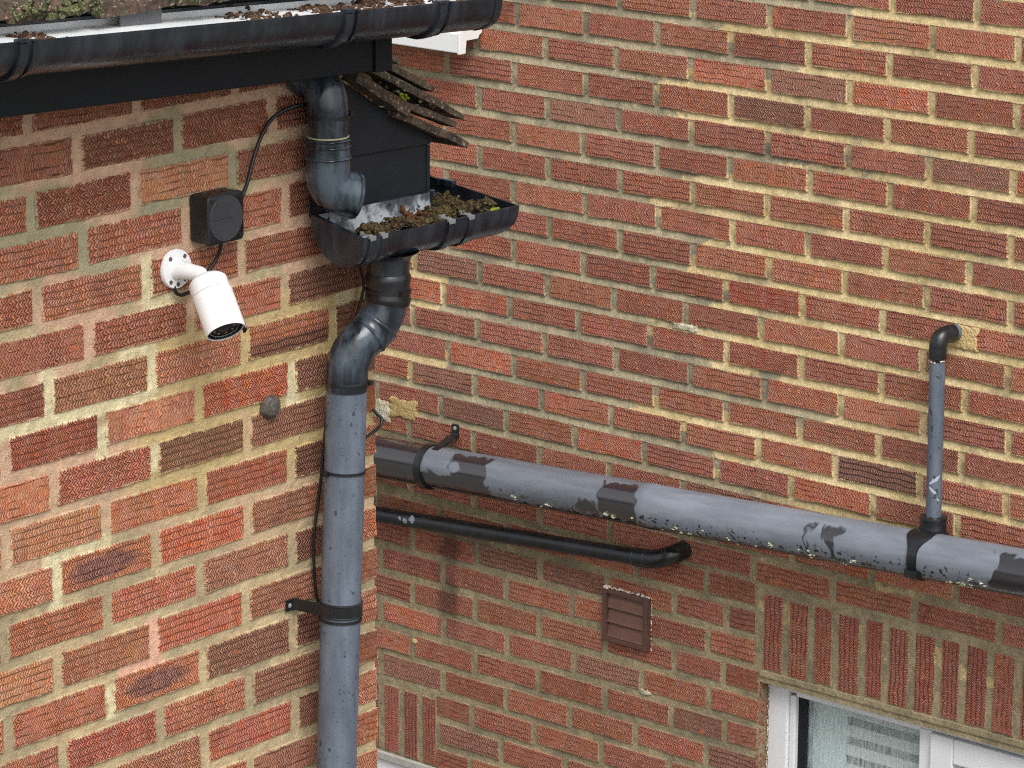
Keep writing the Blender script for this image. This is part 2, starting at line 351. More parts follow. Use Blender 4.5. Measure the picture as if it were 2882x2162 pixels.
class MB:
    def __init__(s): s.v = []; s.f = []
    def add(s, v, f):
        k = len(s.v); s.v += [tuple(p) for p in v]; s.f += [tuple(i + k for i in q) for q in f]; return s
    def box(s, x0, x1, y0, y1, z0, z1):
        return s.add([(x0, y0, z0), (x1, y0, z0), (x1, y1, z0), (x0, y1, z0), (x0, y0, z1), (x1, y0, z1), (x1, y1, z1), (x0, y1, z1)],
                     [(0, 3, 2, 1), (4, 5, 6, 7), (0, 1, 5, 4), (1, 2, 6, 5), (2, 3, 7, 6), (3, 0, 4, 7)])
    def rings(s, rings, closed=True, cap0=True, cap1=True):
        n = len(rings[0]); v = [p for r in rings for p in r]; f = []
        for i in range(len(rings) - 1):
            for j in range(n if closed else n - 1):
                a = i * n + j; b = i * n + (j + 1) % n; f.append((a, b, b + n, a + n))
        if cap0: f.append(tuple(range(n - 1, -1, -1)))
        if cap1: f.append(tuple((len(rings) - 1) * n + j for j in range(n)))
        return s.add(v, f)
    def sweep(s, path, rad, seg=20, cap=True):
        path = [Vector(p) for p in path]; n = len(path)
        if not hasattr(rad, '__len__'): rad = [rad] * n
        T = [(path[min(i + 1, n - 1)] - path[max(i - 1, 0)]).normalized() for i in range(n)]
        u = T[0].orthogonal().normalized(); rg = []
        for i in range(n):
            u = (u - T[i] * u.dot(T[i])).normalized(); w = T[i].cross(u)
            rg.append([path[i] + (u * math.cos(2 * math.pi * k / seg) + w * math.sin(2 * math.pi * k / seg)) * rad[i] for k in range(seg)])
        return s.rings(rg, True, cap, cap)
    def lathe(s, org, d, prof, seg=28, cap0=True, cap1=True):
        org = Vector(org); d = Vector(d).normalized(); u = d.orthogonal().normalized(); w = d.cross(u)
        return s.rings([[org + d * t + (u * math.cos(2 * math.pi * k / seg) + w * math.sin(2 * math.pi * k / seg)) * r for k in range(seg)] for t, r in prof], True, cap0, cap1)
    def prism(s, poly, a, b):
        """polygon poly (3d points) extruded from offset vector a to b"""
        a = Vector(a); b = Vector(b); return s.rings([[Vector(p) + a for p in poly], [Vector(p) + b for p in poly]])
    def build(s, name, mat, parent=None, smooth=False, bevel=0.0, seg=2, autos=40):
        me = bpy.data.meshes.new(name); me.from_pydata(s.v, [], s.f); me.validate(); me.update()
        import bmesh
        bm = bmesh.new(); bm.from_mesh(me); bmesh.ops.recalc_face_normals(bm, faces=bm.faces); bm.to_mesh(me); bm.free()
        for m in (mat if isinstance(mat, (list, tuple)) else [mat]): me.materials.append(MAT[m] if isinstance(m, str) else m)
        if smooth:
            for p in me.polygons: p.use_smooth = True
            me.set_sharp_from_angle(angle=R(autos))
        o = bpy.data.objects.new(name, me); COL.objects.link(o)
        if bevel:
            b = o.modifiers.new('bevel', 'BEVEL'); b.width = bevel; b.segments = seg; b.limit_method = 'ANGLE'; b.angle_limit = R(35)
        adopt(o, parent); return o

def fillet(pts, r, n=8):
    pts = [Vector(p) for p in pts]; out = [pts[0]]
    for i in range(1, len(pts) - 1):
        a = (pts[i - 1] - pts[i]); b = (pts[i + 1] - pts[i]); rr = min(r, a.length * .49, b.length * .49)
        p0 = pts[i] + a.normalized() * rr; p1 = pts[i] + b.normalized() * rr
        for k in range(n + 1):
            t = k / n; out.append(p0 * (1 - t) ** 2 + pts[i] * 2 * t * (1 - t) + p1 * t * t)
    out.append(pts[-1]); return out
def smooth_path(pts, n=8):
    pts = [Vector(p) for p in pts]; out = []
    for i in range(len(pts) - 1):
        p0 = pts[max(i - 1, 0)]; p1 = pts[i]; p2 = pts[i + 1]; p3 = pts[min(i + 2, len(pts) - 1)]
        for k in range(n):
            t = k / n
            out.append(.5 * ((2 * p1) + (p2 - p0) * t + (2 * p0 - 5 * p1 + 4 * p2 - p3) * t * t + (3 * p1 - p0 - 3 * p2 + p3) * t ** 3))
    out.append(pts[-1]); return out
def along(path, s0, s1, n=6):
    """points of a polyline between two arc lengths"""
    L = [0.0]
    for a, b in zip(path, path[1:]): L.append(L[-1] + (Vector(b) - Vector(a)).length)
    def at(s):
        for i in range(len(path) - 1):
            if s <= L[i + 1] or i == len(path) - 2:
                return Vector(path[i]).lerp(Vector(path[i + 1]), (s - L[i]) / max(1e-9, L[i + 1] - L[i]))
    return [at(s0 + (s1 - s0) * k / n) for k in range(n + 1)]
def plen(path): return sum((Vector(b) - Vector(a)).length for a, b in zip(path, path[1:]))

ICO = None
def ico():
    global ICO
    if ICO is None:
        g = (1 + 5 ** .5) / 2
        v = [(-1, g, 0), (1, g, 0), (-1, -g, 0), (1, -g, 0), (0, -1, g), (0, 1, g), (0, -1, -g), (0, 1, -g), (g, 0, -1), (g, 0, 1), (-g, 0, -1), (-g, 0, 1)]
        f = [(0, 11, 5), (0, 5, 1), (0, 1, 7), (0, 7, 10), (0, 10, 11), (1, 5, 9), (5, 11, 4), (11, 10, 2), (10, 7, 6), (7, 1, 8), (3, 9, 4), (3, 4, 2), (3, 2, 6), (3, 6, 8), (3, 8, 9), (4, 9, 5), (2, 4, 11), (6, 2, 10), (8, 6, 7), (9, 8, 1)]
        ICO = ([Vector(p).normalized() for p in v], f)
    return ICO
def lump(mb, p, r, sq=1.0, jit=.35):
    v, f = ico(); p = Vector(p); rot = Matrix.Rotation(random.random() * 6.28, 3, Vector((random.random() - .5, random.random() - .5, random.random() - .5 + 1e-3)).normalized())
    vv = []
    for q in v:
        w = rot @ q * r * (1 + random.uniform(-jit, jit)); w.z *= sq; vv.append(p + w)
    mb.add(vv, f)

GROUND = -4.05
# ------------------------------------------------------------------ setting
g = MB(); g.add([(-40, -40, GROUND), (40, -40, GROUND), (40, 40, GROUND), (-40, 40, GROUND)], [(0, 1, 2, 3)])
tag(g.build('ground', 'ground'), 'grey concrete paving below the two houses', None, None, 'structure')

# ------------------------------------------------------------------ bricks
def brick_mesh(name, hx, hz, depth, mat, seed):
    rs = random.Random(seed); nx, nz = 6, 2; pts = []
    def j(a): return rs.uniform(-a, a)
    for k in range(nx): pts.append((-hx + 2 * hx * k / nx + (j(.004) if k else 0), -hz + j(.0019)))
    for k in range(nz): pts.append((hx + j(.0022), -hz + 2 * hz * k / nz))
    for k in range(nx): pts.append((hx - 2 * hx * k / nx + (j(.004) if k else 0), hz + j(.0019)))
    for k in range(nz): pts.append((-hx + j(.0022), hz - 2 * hz * k / nz))
    n = len(pts); v = [(x * (1 - .0016 / hx), 0, z * (1 - .0016 / hz)) for x, z in pts] + [(x, .0025, z) for x, z in pts] + [(x, depth, z) for x, z in pts]
    f = [tuple(range(n))] + [(i, i + n, (i + 1) % n + n, (i + 1) % n) for i in range(n)] + [(i + n, i + 2 * n, (i + 1) % n + 2 * n, (i + 1) % n + n) for i in range(n)]
    me = bpy.data.meshes.new(name); me.from_pydata(v, [], f); me.update(); me.materials.append(MAT[mat]); return me
BL = [brick_mesh('brick_left', HXL, HZL, .02, 'brick_l', 10 + i) for i in range(8)]
BLD = [brick_mesh('brick_left_corner', HXL, HZL, .102, 'brick_l', 30 + i) for i in range(4)]
BR = [brick_mesh('brick_right', HXR, HZR, .02, 'brick_r', 50 + i) for i in range(8)]
BRD = [brick_mesh('brick_right_jamb', HXR, HZR, .10, 'brick_r', 70 + i) for i in range(4)]

def put_brick(parent, mesh, mat4, color, scale):
    o = bpy.data.objects.new('brick', mesh); COL.objects.link(o)
    adopt(o, parent); o.matrix_basis = mat4 @ Matrix.Diagonal((*scale, 1)); o.color = color
    return o
ROTR = Matrix.Rotation(-math.pi / 2, 4, 'Z')

# ---- left wall: joints (metres along x) of every course, as they run in the photograph
LJ = {0: [-.127, .10, .318, .53], 1: [-.028, .188, .402], 2: [-.127, .092, .310, .528], 3: [-.022, .202, .430], 4: [-.121, .111, .326, .54], 5: [-.015, .208, .427], 6: [-.103, .118, .330, .541],
      7: [-.197, .007, .221, .440], 8: [-.100, .120, .332, .541], 9: [-.202, .010, .225, .436], 10: [-.099, .117, .330, .541], 11: [-.213, .008, .218, .435], 12: [-.104, .108, .323, .540],
      13: [-.210, .007, .219, .434], 14: [-.098, .118, .327, .541], 15: [.006, .220, .437], 16: [-.1, .112, .326, .541], 17: [.006, .22, .437]}
XC = .6455
DK, RD, MD, OR, BO, BN, YL, PK = c(112, 82, 72), c(146, 74, 60), c(170, 92, 70), c(194, 108, 72), c(206, 84, 50), c(142, 98, 68), c(198, 134, 92), c(196, 118, 88)
DR = c(128, 72, 60); DP = c(188, 76, 68)
LC = {0: [DR, DR, DR, DR, DR], 1: [DR, c(132, 76, 60), c(150, 80, 60), DR], 2: [MD, RD, YL, DR, MD], 3: [MD, MD, MD, DR], 4: [MD, PK, MD, MD, DK], 5: [RD, RD, c(180, 92, 70), DK], 6: [MD, BN, PK, (OR, .25), DK],  # eave shade in the top courses' colours, box and gutter shade at right ends
      7: [MD, c(156, 62, 46), PK, BO, DK], 8: [OR, c(184, 90, 72), c(128, 98, 70), c(112, 80, 68), OR], 9: [BO, YL, OR, c(188, 88, 60), (PK, .5)], 10: [PK, (OR, .75), BO, c(172, 114, 86), OR],
      11: [RD, OR, c(190, 92, 70), c(158, 108, 86), (OR, .5)], 12: [YL, c(180, 112, 78), c(198, 88, 66), c(164, 104, 80), PK], 13: [OR, c(190, 100, 76), (OR, .75), c(116, 86, 74), (PK, .5)],
      14: [MD, DP, c(194, 106, 76), c(132, 90, 74), OR], 15: [PK, c(176, 112, 88), c(184, 78, 66), (PK, .5)], 16: [OR, MD, c(196, 96, 70), c(138, 90, 76), OR], 17: [OR, PK, DP, (PK, .5)]}
def rgba(v):
    a = 1.0
    if len(v) == 2: v, a = v
    k = .24; t = c(202, 134, 104)          # the whole wall leans to dusty orange
    return (v[0] * (1 - k) + t[0] * k, v[1] * (1 - k) + t[1] * k, v[2] * (1 - k) + t[2] * k, a)
lw = thing('brick_wall', 'orange and red combed brick wall on the left, behind the white camera and the downpipe', 'wall', (XC, 0, GROUND))
LBED, LPERP = .0165, .0185
rest = MB()
for k in range(-1, 54):
    if k in LJ: js = list(LJ[k])
    else: js = [-.10, .115, .328, .541] if k % 2 == 0 else [.007, .220, .437]
    while js[0] > -2.3: js.insert(0, js[0] - .216)
    nl = len(js) - (len(LJ[k]) if k in LJ else 0)
    edges = js + [XC + LPERP / 2]
    cols = LC.get(k)
    for i in range(len(edges) - 1):
        a, b = edges[i] + LPERP / 2, edges[i + 1] - LPERP / 2
        xc_, w = (a + b) / 2, b - a; z = -.075 * k + random.uniform(-.0012, .0012)
        hgt = .075 - LBED + random.uniform(-.003, .0025)
        ci = i - nl + 1
        if cols and 0 <= ci < len(cols): col = rgba(cols[ci])
        else: col = rgba(random.choice([MD, OR, RD, PK, BO, DK, BN]))
        seen = xc_ + w / 2 > -.33 and -.2 < -z / .075 * .075 + .15 and k <= 18 and k >= -1
        yj = random.uniform(-.0016, .0008)
        m4 = Matrix.Translation((xc_, yj, z)) @ Matrix.Rotation(random.uniform(-.006, .006), 4, 'Y')
        last = i == len(edges) - 2
        if seen:
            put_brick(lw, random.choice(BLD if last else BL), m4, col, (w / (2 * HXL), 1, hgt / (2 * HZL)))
        else:
            rest.box(xc_ - w / 2, xc_ + w / 2, yj, .02, z - hgt / 2, z + hgt / 2)
ro = rest.build('outer_brickwork', 'brick_l2', lw); ro.color = MD; ro['kind'] = 'stuff'

# left mortar bed: a sheet between the bricks, its joints slightly hollow, plus the wall body
def mortar_sheet(a0, a1, na, zs, fn, hole=None):
    """grid over (a,z); fn(a,z)->depth behind the brick faces; returns verts (a,depth,z) and faces"""
    v = []; f = []; nz = len(zs)
    for i in range(na + 1):
        a = a0 + (a1 - a0) * i / na
        for z in zs: v.append((a, fn(a, z), z))
    for i in range(na):
        for j in range(nz - 1):
            if hole and hole(a0 + (a1 - a0) * (i + .5) / na, (zs[j] + zs[j + 1]) / 2): continue
            f.append((i * nz + j, (i + 1) * nz + j, (i + 1) * nz + j + 1, i * nz + j + 1))
    return v, f
def nz3(p, s): return mnoise.noise(Vector(p) * s)
zl = []
for k in range(-2, 27):
    zb = -.075 * (k + .5)
    zl += [zb + .0105, zb + .005, zb, zb - .005, zb - .0105, zb - .026, zb - .042]
zl.sort()
mb = MB(); v, f = mortar_sheet(-1.05, XC - .003, 300, zl, lambda a, z: .0026 + .0016 * nz3((a, 1, z), 28) + .0010 * nz3((a, 5, z), 110))
mb.add(v, f); mb.build('mortar', 'mortar_l', lw, True)
mb = MB(); mb.box(-2.5, XC - .004, .0095, .25, GROUND, .085); mb.build('wall_core', 'mortar_l', lw)

# ---- right wall
RJ = {0: [1.070, .846, .619, .393, .167], 1: [1.616, 1.397, 1.175, .956, .733, .507, .277], 2: [1.524, 1.301, 1.075, .846, .615, .389, .164], 3: [1.624, 1.396, 1.176, .952, .730, .508, .281],
      4: [1.517, 1.290, 1.068, .843, .615, .391, .167], 5: [1.625, 1.402, 1.172, .952, .720, .496, .268], 6: [1.513, 1.285, 1.061, .841, .614, .389, .166], 7: [1.626, 1.394, 1.166, .942, .722, .502, .274],
      8: [1.506, 1.282, 1.058, .832, .614, .386, .159], 9: [1.623, 1.398, 1.179, .958, .733, .505, .278], 10: [1.514, 1.300, 1.077, .851, .618, .392, .160], 11: [1.637, 1.413, 1.188, .952, .731, .502, .271],
      12: [1.520, 1.291, 1.061, .838, .615, .383, .152], 13: [1.621, 1.396, 1.166, .952, .731, .505, .274], 14: [1.530, 1.305, 1.079, .852, .626, .387, .151], 15: [1.647, 1.421, 1.199, .976, .752, .515, .280],
      16: [1.534, 1.310, 1.078, .852, .626, .392, .160], 17: [1.640, 1.418, 1.195, .975, .745, .513, .279], 18: [1.533, 1.304, 1.078, .858, .623, .390, .155], 19: [1.645, 1.430, 1.217, .999],
      20: [1.969, 1.748, 1.532, 1.313, 1.098, .936], 21: [1.863, 1.645, 1.425, 1.208, .992], 22: [1.970, 1.751, 1.534, 1.317, 1.095, .943], 23: [1.861, 1.642, 1.418, 1.198, .987],
      24: [1.973, 1.754, 1.536, 1.316, 1.103, .935], 25: [1.862, 1.644, 1.431, 1.216, .993], 26: [1.762, 1.548, 1.326, 1.108, .94], 27: [1.660, 1.445, 1.225, 1.0], 28: [1.770, 1.550, 1.328, 1.108, .94]}
def dzr(k, y):
    d = 0.0
    if k >= 19: d = -.10 + .2 * (y - .94) / 1.03
    elif k >= 17 and y < .9: d = .12
    return -d * PR
RBED, RPERP = .0178, .0168
WIN_Y, WIN_Z = .835, -1.9300        # window opening: y below WIN_Y, z below WIN_Z
LIN_T, LIN_B = -1.700, -1.912       # soldier lintel over it
rw = thing('brick_wall', 'dark red combed brick wall across the gap on the right, carrying the long grey soil pipe', 'wall', (D, 0, GROUND))
def rcol():
    r = random.random()
    base = random.choice([(166, 90, 72), (162, 86, 69), (172, 97, 74), (158, 88, 76), (168, 98, 74), (154, 84, 72)])
    if r > .93: base = (138, 96, 84)
    elif r > .88: base = (188, 98, 72)
    q = random.uniform(.93, 1.08); return c(*[min(255, t * q) for t in base])
rest = MB()
def clip_intervals(a, b, cuts):
    out = [(a, b)]
    for c0, c1 in cuts:
        nx = []
        for p, q in out:
            if q <= c0 or p >= c1: nx.append((p, q))
            else:
                if p < c0: nx.append((p, c0))
                if q > c1: nx.append((c1, q))
        out = nx
    return [(p, q) for p, q in out if q - p > .02]
nright = 0
W3, W1, W2 = (1.735, 2.62), (-.40, WIN_Y + .0015), (1.885, 3.0)
for k in range(-16, 50):
    js = list(RJ[k]) if k in RJ else [(1.07 if k % 2 == 0 else .956) + .2258 * t for t in (2, 1, 0, -1, -2, -3)]
    js.sort()
    while js[-1] < 4.1: js.append(js[-1] + .2225)
    if 19 <= k <= 28: js.insert(0, WIN_Y - RPERP / 2 + (.014 if k <= 21 else 0.0))
    while js[0] > -2.1: js.insert(0, js[0] - .2258)
    zc = Z0R - PR * k
    cuts = []
    if 19 <= k <= 21: cuts.append((-.44, .848))
    elif 22 <= k <= 36: cuts.append(W1)
    if 26 <= k <= 38: cuts.append(W2)
    if k <= 1: cuts.append(W3)
    for i in range(len(js) - 1):
        for a, b in clip_intervals(js[i] + RPERP / 2, js[i + 1] - RPERP / 2, cuts):
            yc, w = (a + b) / 2, b - a; z = zc + dzr(k, yc) + random.uniform(-.001, .001)
            hgt = PR - RBED + random.uniform(-.003, .003)
            seen = yc - w / 2 < 2.13 and yc + w / 2 > .06 and -2 <= k <= 29 and (yc < 2.0 or k > 6)
            dj = random.uniform(-.0015, .001)
            m4 = Matrix.Translation((D + dj, yc, z)) @ ROTR @ Matrix.Rotation(random.uniform(-.005, .005), 4, 'Y')
            jamb = abs(a - WIN_Y) < .006
            col = rcol()
            if k == 14 and abs(yc - .5) < .1: col = c(108, 80, 76)
            if k == 9 and abs(yc - .84) < .1: col = c(176, 80, 62)
            if seen:
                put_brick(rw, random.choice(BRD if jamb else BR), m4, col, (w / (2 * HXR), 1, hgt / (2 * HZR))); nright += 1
            else: rest.box(D + dj, D + .02, yc - w / 2, yc + w / 2, z - hgt / 2, z + hgt / 2)
ro = rest.build('outer_brickwork', 'brick_r2', rw); ro.color = c(148, 78, 68); ro['kind'] = 'stuff'
# soldier courses: bricks on end over the openings
def soldiers(js, zt, zb_, skew=0.0):
    for a, b in zip(js, js[1:]):
        yc, w = (a + b) / 2, abs(b - a) - .019
        zc = (zt + zb_) / 2
        m4 = Matrix.Translation((D + random.uniform(-.0015, .0015), yc, zc + random.uniform(-.003, .003))) @ ROTR @ Matrix.Rotation(math.pi / 2 + random.uniform(-.012, .012), 4, 'Y')
        put_brick(rw, random.choice(BR), m4, c(*[t * random.uniform(.95, 1.06) for t in (146, 74, 66)]), ((zt - zb_) / (2 * HXR), 1, w / (2 * HZR)))
soldiers([.8345, .758, .683, .612, .534, .467, .394, .320, .251, .175, .099, .024, -.051, -.126, -.201, -.276, -.351, -.426], -1.709, -1.903)
soldiers([1.8785, 1.944, 2.012, 2.083] + [2.083 + .0712 * t for t in range(1, 14)], -2.236, -2.424)
# right mortar: struck joints, deeper under the upper brick
zr = []
for k in range(-8, 34):
    zb = Z0R - PR * (k + .5)
    zr += [zb + .0120, zb + .0098, zb + .003, zb - .004, zb - .0105, zb - .0128, zb - .028, zb - .046]
zr.sort()
def rdepth(a, z):
    w = (Z0R - z) / PR; t = (w - .5) - round(w - .5); t = -t * PR      # + above the joint's middle
    prof = .0042 + .0040 * max(-1, min(1, t / .0098)) if abs(t) < .0121 else .003
    if z < WIN_Z + .03 and a < WIN_Y: prof = .003
    if LIN_B - .02 < z < LIN_T + .02 and a < .85: prof = .003
    if z < -1.52: prof = .0034
    return prof + .0013 * nz3((a, 2, z), 26) + .0008 * nz3((a, 7, z), 110)
v, f = mortar_sheet(-.5, 2.72, 420, zr, rdepth, lambda a, z: (-.40 < a < WIN_Y and z < WIN_Z - .002) or (a > 1.88 and z < -2.43) or (1.735 < a < 2.62 and z > -.43))
mb = MB(); mb.add([(D + d, a, z) for a, d, z in v], f); mb.build('mortar', 'mortar_r', rw, True)
mb = MB()
ys = [-2.2, -.40, WIN_Y + .003, 1.735, 1.88, 2.62, 3.0, 4.2]; zs_ = [GROUND, -3.2, -3.03, -2.43, WIN_Z, -.43, .9]
for y0, y1 in zip(ys, ys[1:]):
    for z0_, z1_ in zip(zs_, zs_[1:]):
        ym, zm = (y0 + y1) / 2, (z0_ + z1_) / 2
        if (-.40 < ym < WIN_Y and -3.03 < zm < WIN_Z) or (1.88 < ym < 3.0 and -3.2 < zm < -2.43) or (1.735 < ym < 2.62 and zm > -.43): continue
        mb.box(D + .0095, D + .25, y0, y1, z0_, z1_)
mb.build('wall_core', 'mortar_r', rw)
mb = MB(); mb.box(D - .001, D + .06, -.399, WIN_Y - .0005, WIN_Z + .006, LIN_B + .006); mb.build('lintel_bed', 'mortar_r', rw, bevel=.003)
def smear(parent, yc, zc, ry, rz, th, mat, seed, name='mortar_patch'):
    """a rough daub of mortar over the brick faces, thin at its ragged edge"""
    rs = random.Random(seed); v = [(D - th, yc, zc)]; f = []; na, nr = 64, 7
    for i in range(1, nr + 1):
        t = i / nr
        for k in range(na):
            a = 2 * math.pi * k / na; e = 1 + .38 * mnoise.noise(Vector((math.cos(a) * 2.2 + seed, math.sin(a) * 2.2, 1))) + .10 * mnoise.noise(Vector((math.cos(a) * 7, math.sin(a) * 7, seed)))
            sq = max(abs(math.cos(a)), abs(math.sin(a))) ** -.6
            y, z = yc + ry * t * e * sq * math.cos(a), zc + rz * t * e * sq * math.sin(a)
            hgt = th * (1 - t ** 6) + th * .5 * mnoise.noise(Vector((y * 60, z * 60, seed))) * (1 - t) ** .5
            v.append((D - hgt + (.004 if i == nr else 0), y, z))
    for k in range(na): f.append((0, 1 + k, 1 + (k + 1) % na))
    for i in range(nr - 1):
        for k in range(na): a0 = 1 + i * na + k; b0 = 1 + i * na + (k + 1) % na; f.append((a0, a0 + na, b0 + na, b0))
    m = MB(); m.add(v, f); return m.build(name, mat, parent, True)
def daub_mat(name, a, b):
    n = NT(name); p = n.pos(); q = n.noise(p, 45, 4, .6); w = n.noise(p, 200, 3)
    n.bump(n.M('ADD', q, w), .004); return n.out(n.scale(n.mix(n.ss(q, .35, .65), a, b), n.lin(w, .3, .7, .8, 1.15)), .93, .1)
YD = daub_mat('yellow_daub', c(172, 148, 96), c(190, 168, 118)); GD = daub_mat('grey_daub', c(168, 158, 134), c(206, 200, 178)); SD = daub_mat('sand_daub', c(206, 176, 122), c(220, 196, 146))
smear(rw, .283, -.980, .045, .030, .0018, SD, 3)
smear(rw, 2.000, -1.458, .055, .030, .003, YD, 5); smear(rw, 2.075, -1.475, .03, .03, .004, GD, 8)
smear(rw, 1.088, -1.088, .030, .008, .003, GD, 15); smear(rw, 1.055, -1.088, .014, .010, .004, GD, 17); smear(rw, 1.185, -2.050, .018, .006, .0015, GD, 16)
smear(rw, 1.963, -2.09, .010, .006, .002, SD, 21)

# ------------------------------------------------------------------ upper roof edge
def zrim(x): return .1660 - (x + .386) * .0556
def zfas(x): return .0329 - (x + .2895) * .0456
def strip(mb, y0, y1, x0, x1, zb, zt):
    mb.add([(x0, y0, zb(x0)), (x1, y0, zb(x1)), (x1, y1, zb(x1)), (x0, y1, zb(x0)), (x0, y0, zt(x0)), (x1, y0, zt(x1)), (x1, y1, zt(x1)), (x0, y1, zt(x0))],
           [(0, 3, 2, 1), (4, 5, 6, 7), (0, 1, 5, 4), (1, 2, 6, 5), (2, 3, 7, 6), (3, 0, 4, 7)])
up = thing('tiled_roof', 'mossy tiled roof edge with black fascia along the top left', 'roof', (-.2, 0, 0))
m = MB(); strip(m, -.120, -.100, -2.4, .517, zfas, lambda x: zfas(x) + .16); m.build('fascia_board', 'fascia', up, bevel=.003)
m = MB(); strip(m, -.1225, -.098, .5185, .5595, lambda x: zfas(x) - .002, lambda x: zfas(x) + .16); strip(m, -.1245, -.1225, .5185, .5225, lambda x: zfas(x) - .002, lambda x: zfas(x) + .158); m.build('fascia_corner', 'fascia', up, bevel=.002)
m = MB(); strip(m, -.0995, -.003, -2.4, .555, lambda x: zfas(x) + .012, lambda x: zfas(x) + .02); m.build('soffit', 'fascia', up)
m = MB(); m.prism([(0, -.0975, .13), (0, -.09, .155), (0, 1.2, .86), (0, 1.2, .8), (0, .3, .13)], (-2.4, 0, 0), (.60, 0, 0)); m.build('roof_deck', 'dark', up)
rs = random.Random(3)
for row in range(12):
    for i in range(-14, 4):
        x0 = i * .166 + (row % 2) * .083 + .02; w = .163
        if x0 + w > .62: continue
        y0 = -.172 + row * .088 + rs.uniform(-.006, .006); zb = .166 - x0 * .045 + row * .049 + rs.uniform(-.004, .004)
        t = .014; L = .20; sl = .42; n = 8
        prof = []
        for kk in range(n + 1):
            xx = x0 + w * kk / n; sag = -.006 * math.sin(math.pi * kk / n) * rs.uniform(.4, 1) + rs.uniform(-.0015, .0015)
            prof.append((xx, sag))
        v = []; 
        for (xx, sg) in prof:
            jy = rs.uniform(-.003, .003)
            v += [(xx, y0 + jy, zb + sg), (xx, y0 + jy - .002, zb + sg + t), (xx, y0 + L, zb + sg + t + L * sl), (xx, y0 + L, zb + sg + L * sl)]
        m = MB(); m.rings([v[4 * q:4 * q + 4] for q in range(n + 1)]); m.build('roof_tile', 'tile', up)
m = MB()
for i in range(520):
    x = rs.uniform(-.62, .5); row = rs.choice((0, 0, 0, 1)); q = mnoise.noise(Vector((x * 7, row * 3, 0)))
    if q < -.05: continue
    lump(m, (x, -.176 + row * .088 + rs.uniform(-.008, .03), .170 - x * .045 + row * .052 + rs.uniform(0, .022)), rs.uniform(.003, .0095), .8, .5)
o = m.build('roof_moss', 'greenmoss', up); o['kind'] = 'stuff'
m = MB(); strip(m, -.158, -.1555, -.08, .005, lambda x: .128, lambda x: .17); m.build('felt_tab', plain('grey_felt', c(98, 98, 100), .8, .2), up)

# upper gutter
PROF = [(0, .0), (.0015, -.016), (.006, -.030), (.015, -.042), (.030, -.051), (.048, -.056), (.066, -.055), (.084, -.049), (.098, -.038), (.107, -.022), (.112, -.006), (.112, .010)]
def offset_prof(d):
    out = []
    for i, (w, z) in enumerate(PROF):
        a = PROF[max(0, i - 1)]; b = PROF[min(len(PROF) - 1, i + 1)]; tx, tz = b[0] - a[0], b[1] - a[1]; L = math.hypot(tx, tz)
        out.append((w - tz / L * -d * -1, z - tx / L * d) if False else (w + tz / L * d, z - tx / L * d))
    return out
gu = thing('rain_gutter', 'long black half-round gutter along the roof edge at the top left', 'gutter', (-.2, -.18, .1))
def gutter_run(name, rings_of, parent, inner):
    """rings_of(profile) -> list of rings; shell with an outer and an inner skin"""
    m = MB(); outer = rings_of(offset_prof(0)); n = len(PROF)
    m.rings(outer, False, False, False); o = m.build(name, 'black', parent, True)
    m = MB(); m.rings(rings_of(offset_prof(-.0028)), False, False, False); m.build('gutter_lining', inner, parent, True)
    m = MB(); A = rings_of(offset_prof(0)); B = rings_of(offset_prof(-.0028))
    for e in (0, -1):
        m.rings([[Vector(r[e]) + Vector((0, 0, .0022)) for r in A], [Vector(r[e]) + Vector((0, 0, .0022)) for r in B], [Vector(r[e]) - Vector((0, 0, .003)) for r in B], [Vector(r[e]) - Vector((0, 0, .003)) for r in A], [Vector(r[e]) + Vector((0, 0, .0022)) for r in A]], False, False, False)
    m.build('gutter_rim', 'black', parent)
    return o
XE = .700
gutter_run('trough', lambda pf: [[(x, -.235 + w, zrim(x) + d) for w, d in pf] for x in [-2.4, -1.6, -1.0, -.5, 0, .35, XE]], gu, 'wetwhite')
m = MB(); m.prism([(XE, -.2375 + w * 1.03, zrim(XE) + .002 + d * 1.05) for w, d in PROF], (-.012, 0, 0), (.004, 0, 0)); m.build('end_cap', 'black', gu, bevel=.0015)
def bracket(parent, x, wid, o1=.004, ztop=.004, yb=-.235, zr_=zrim, mat='black', name='gutter_bracket'):
    pf = [(w - .002, d - .001) for w, d in offset_prof(.0015)]; p2 = offset_prof(o1)
    pts = lambda P, xx: [(xx, yb + w, zr_(xx) + d) for w, d in P]
    m = MB(); a, b = x - wid / 2, x + wid / 2
    m.rings([pts(offset_prof(.0004), a), pts(p2, a), pts(p2, b), pts(offset_prof(.0004), b)], False, False, False)
    m.box(a, b, yb - .005, yb + .008, zr_(x) + .001, zr_(x) + ztop)
    o = m.build(name, mat, parent, True); return o
for xb in (-.345, .333, .553):
    b = bracket(gu, xb, .016, .006, .006)
    bracket(gu, xb + .022, .006, .004, .004, name='gutter_clip')
m = MB(); m.add([(x, y, zrim(x) - .0025) for x in (-2.39, XE - .014) for y in (-.2315, -.127)], [(0, 2, 3, 1)])
m.build('eaves_tray', 'wetwhite', gu)
m = MB(); rs = random.Random(5)
for i in range(600):
    x = rs.uniform(-.3, .68); q = mnoise.noise(Vector((x * 9, 0, 4)))
    if x < .18 and q < .25: continue
    if q < -.15 and x < .33: continue
    hgt = (.006 if x < .2 else .014) * max(.25, .5 + q)
    yy = rs.uniform(-.228, -.14)
    lump(m, (x, yy, zrim(x) - .004 + rs.uniform(-.02, 1) * hgt), rs.uniform(.002, .0075), .7, .6)
tag(m.build('gutter_litter', 'litter'), 'brown leaf litter and moss heaped in the upper gutter', 'leaf litter', None, 'stuff')

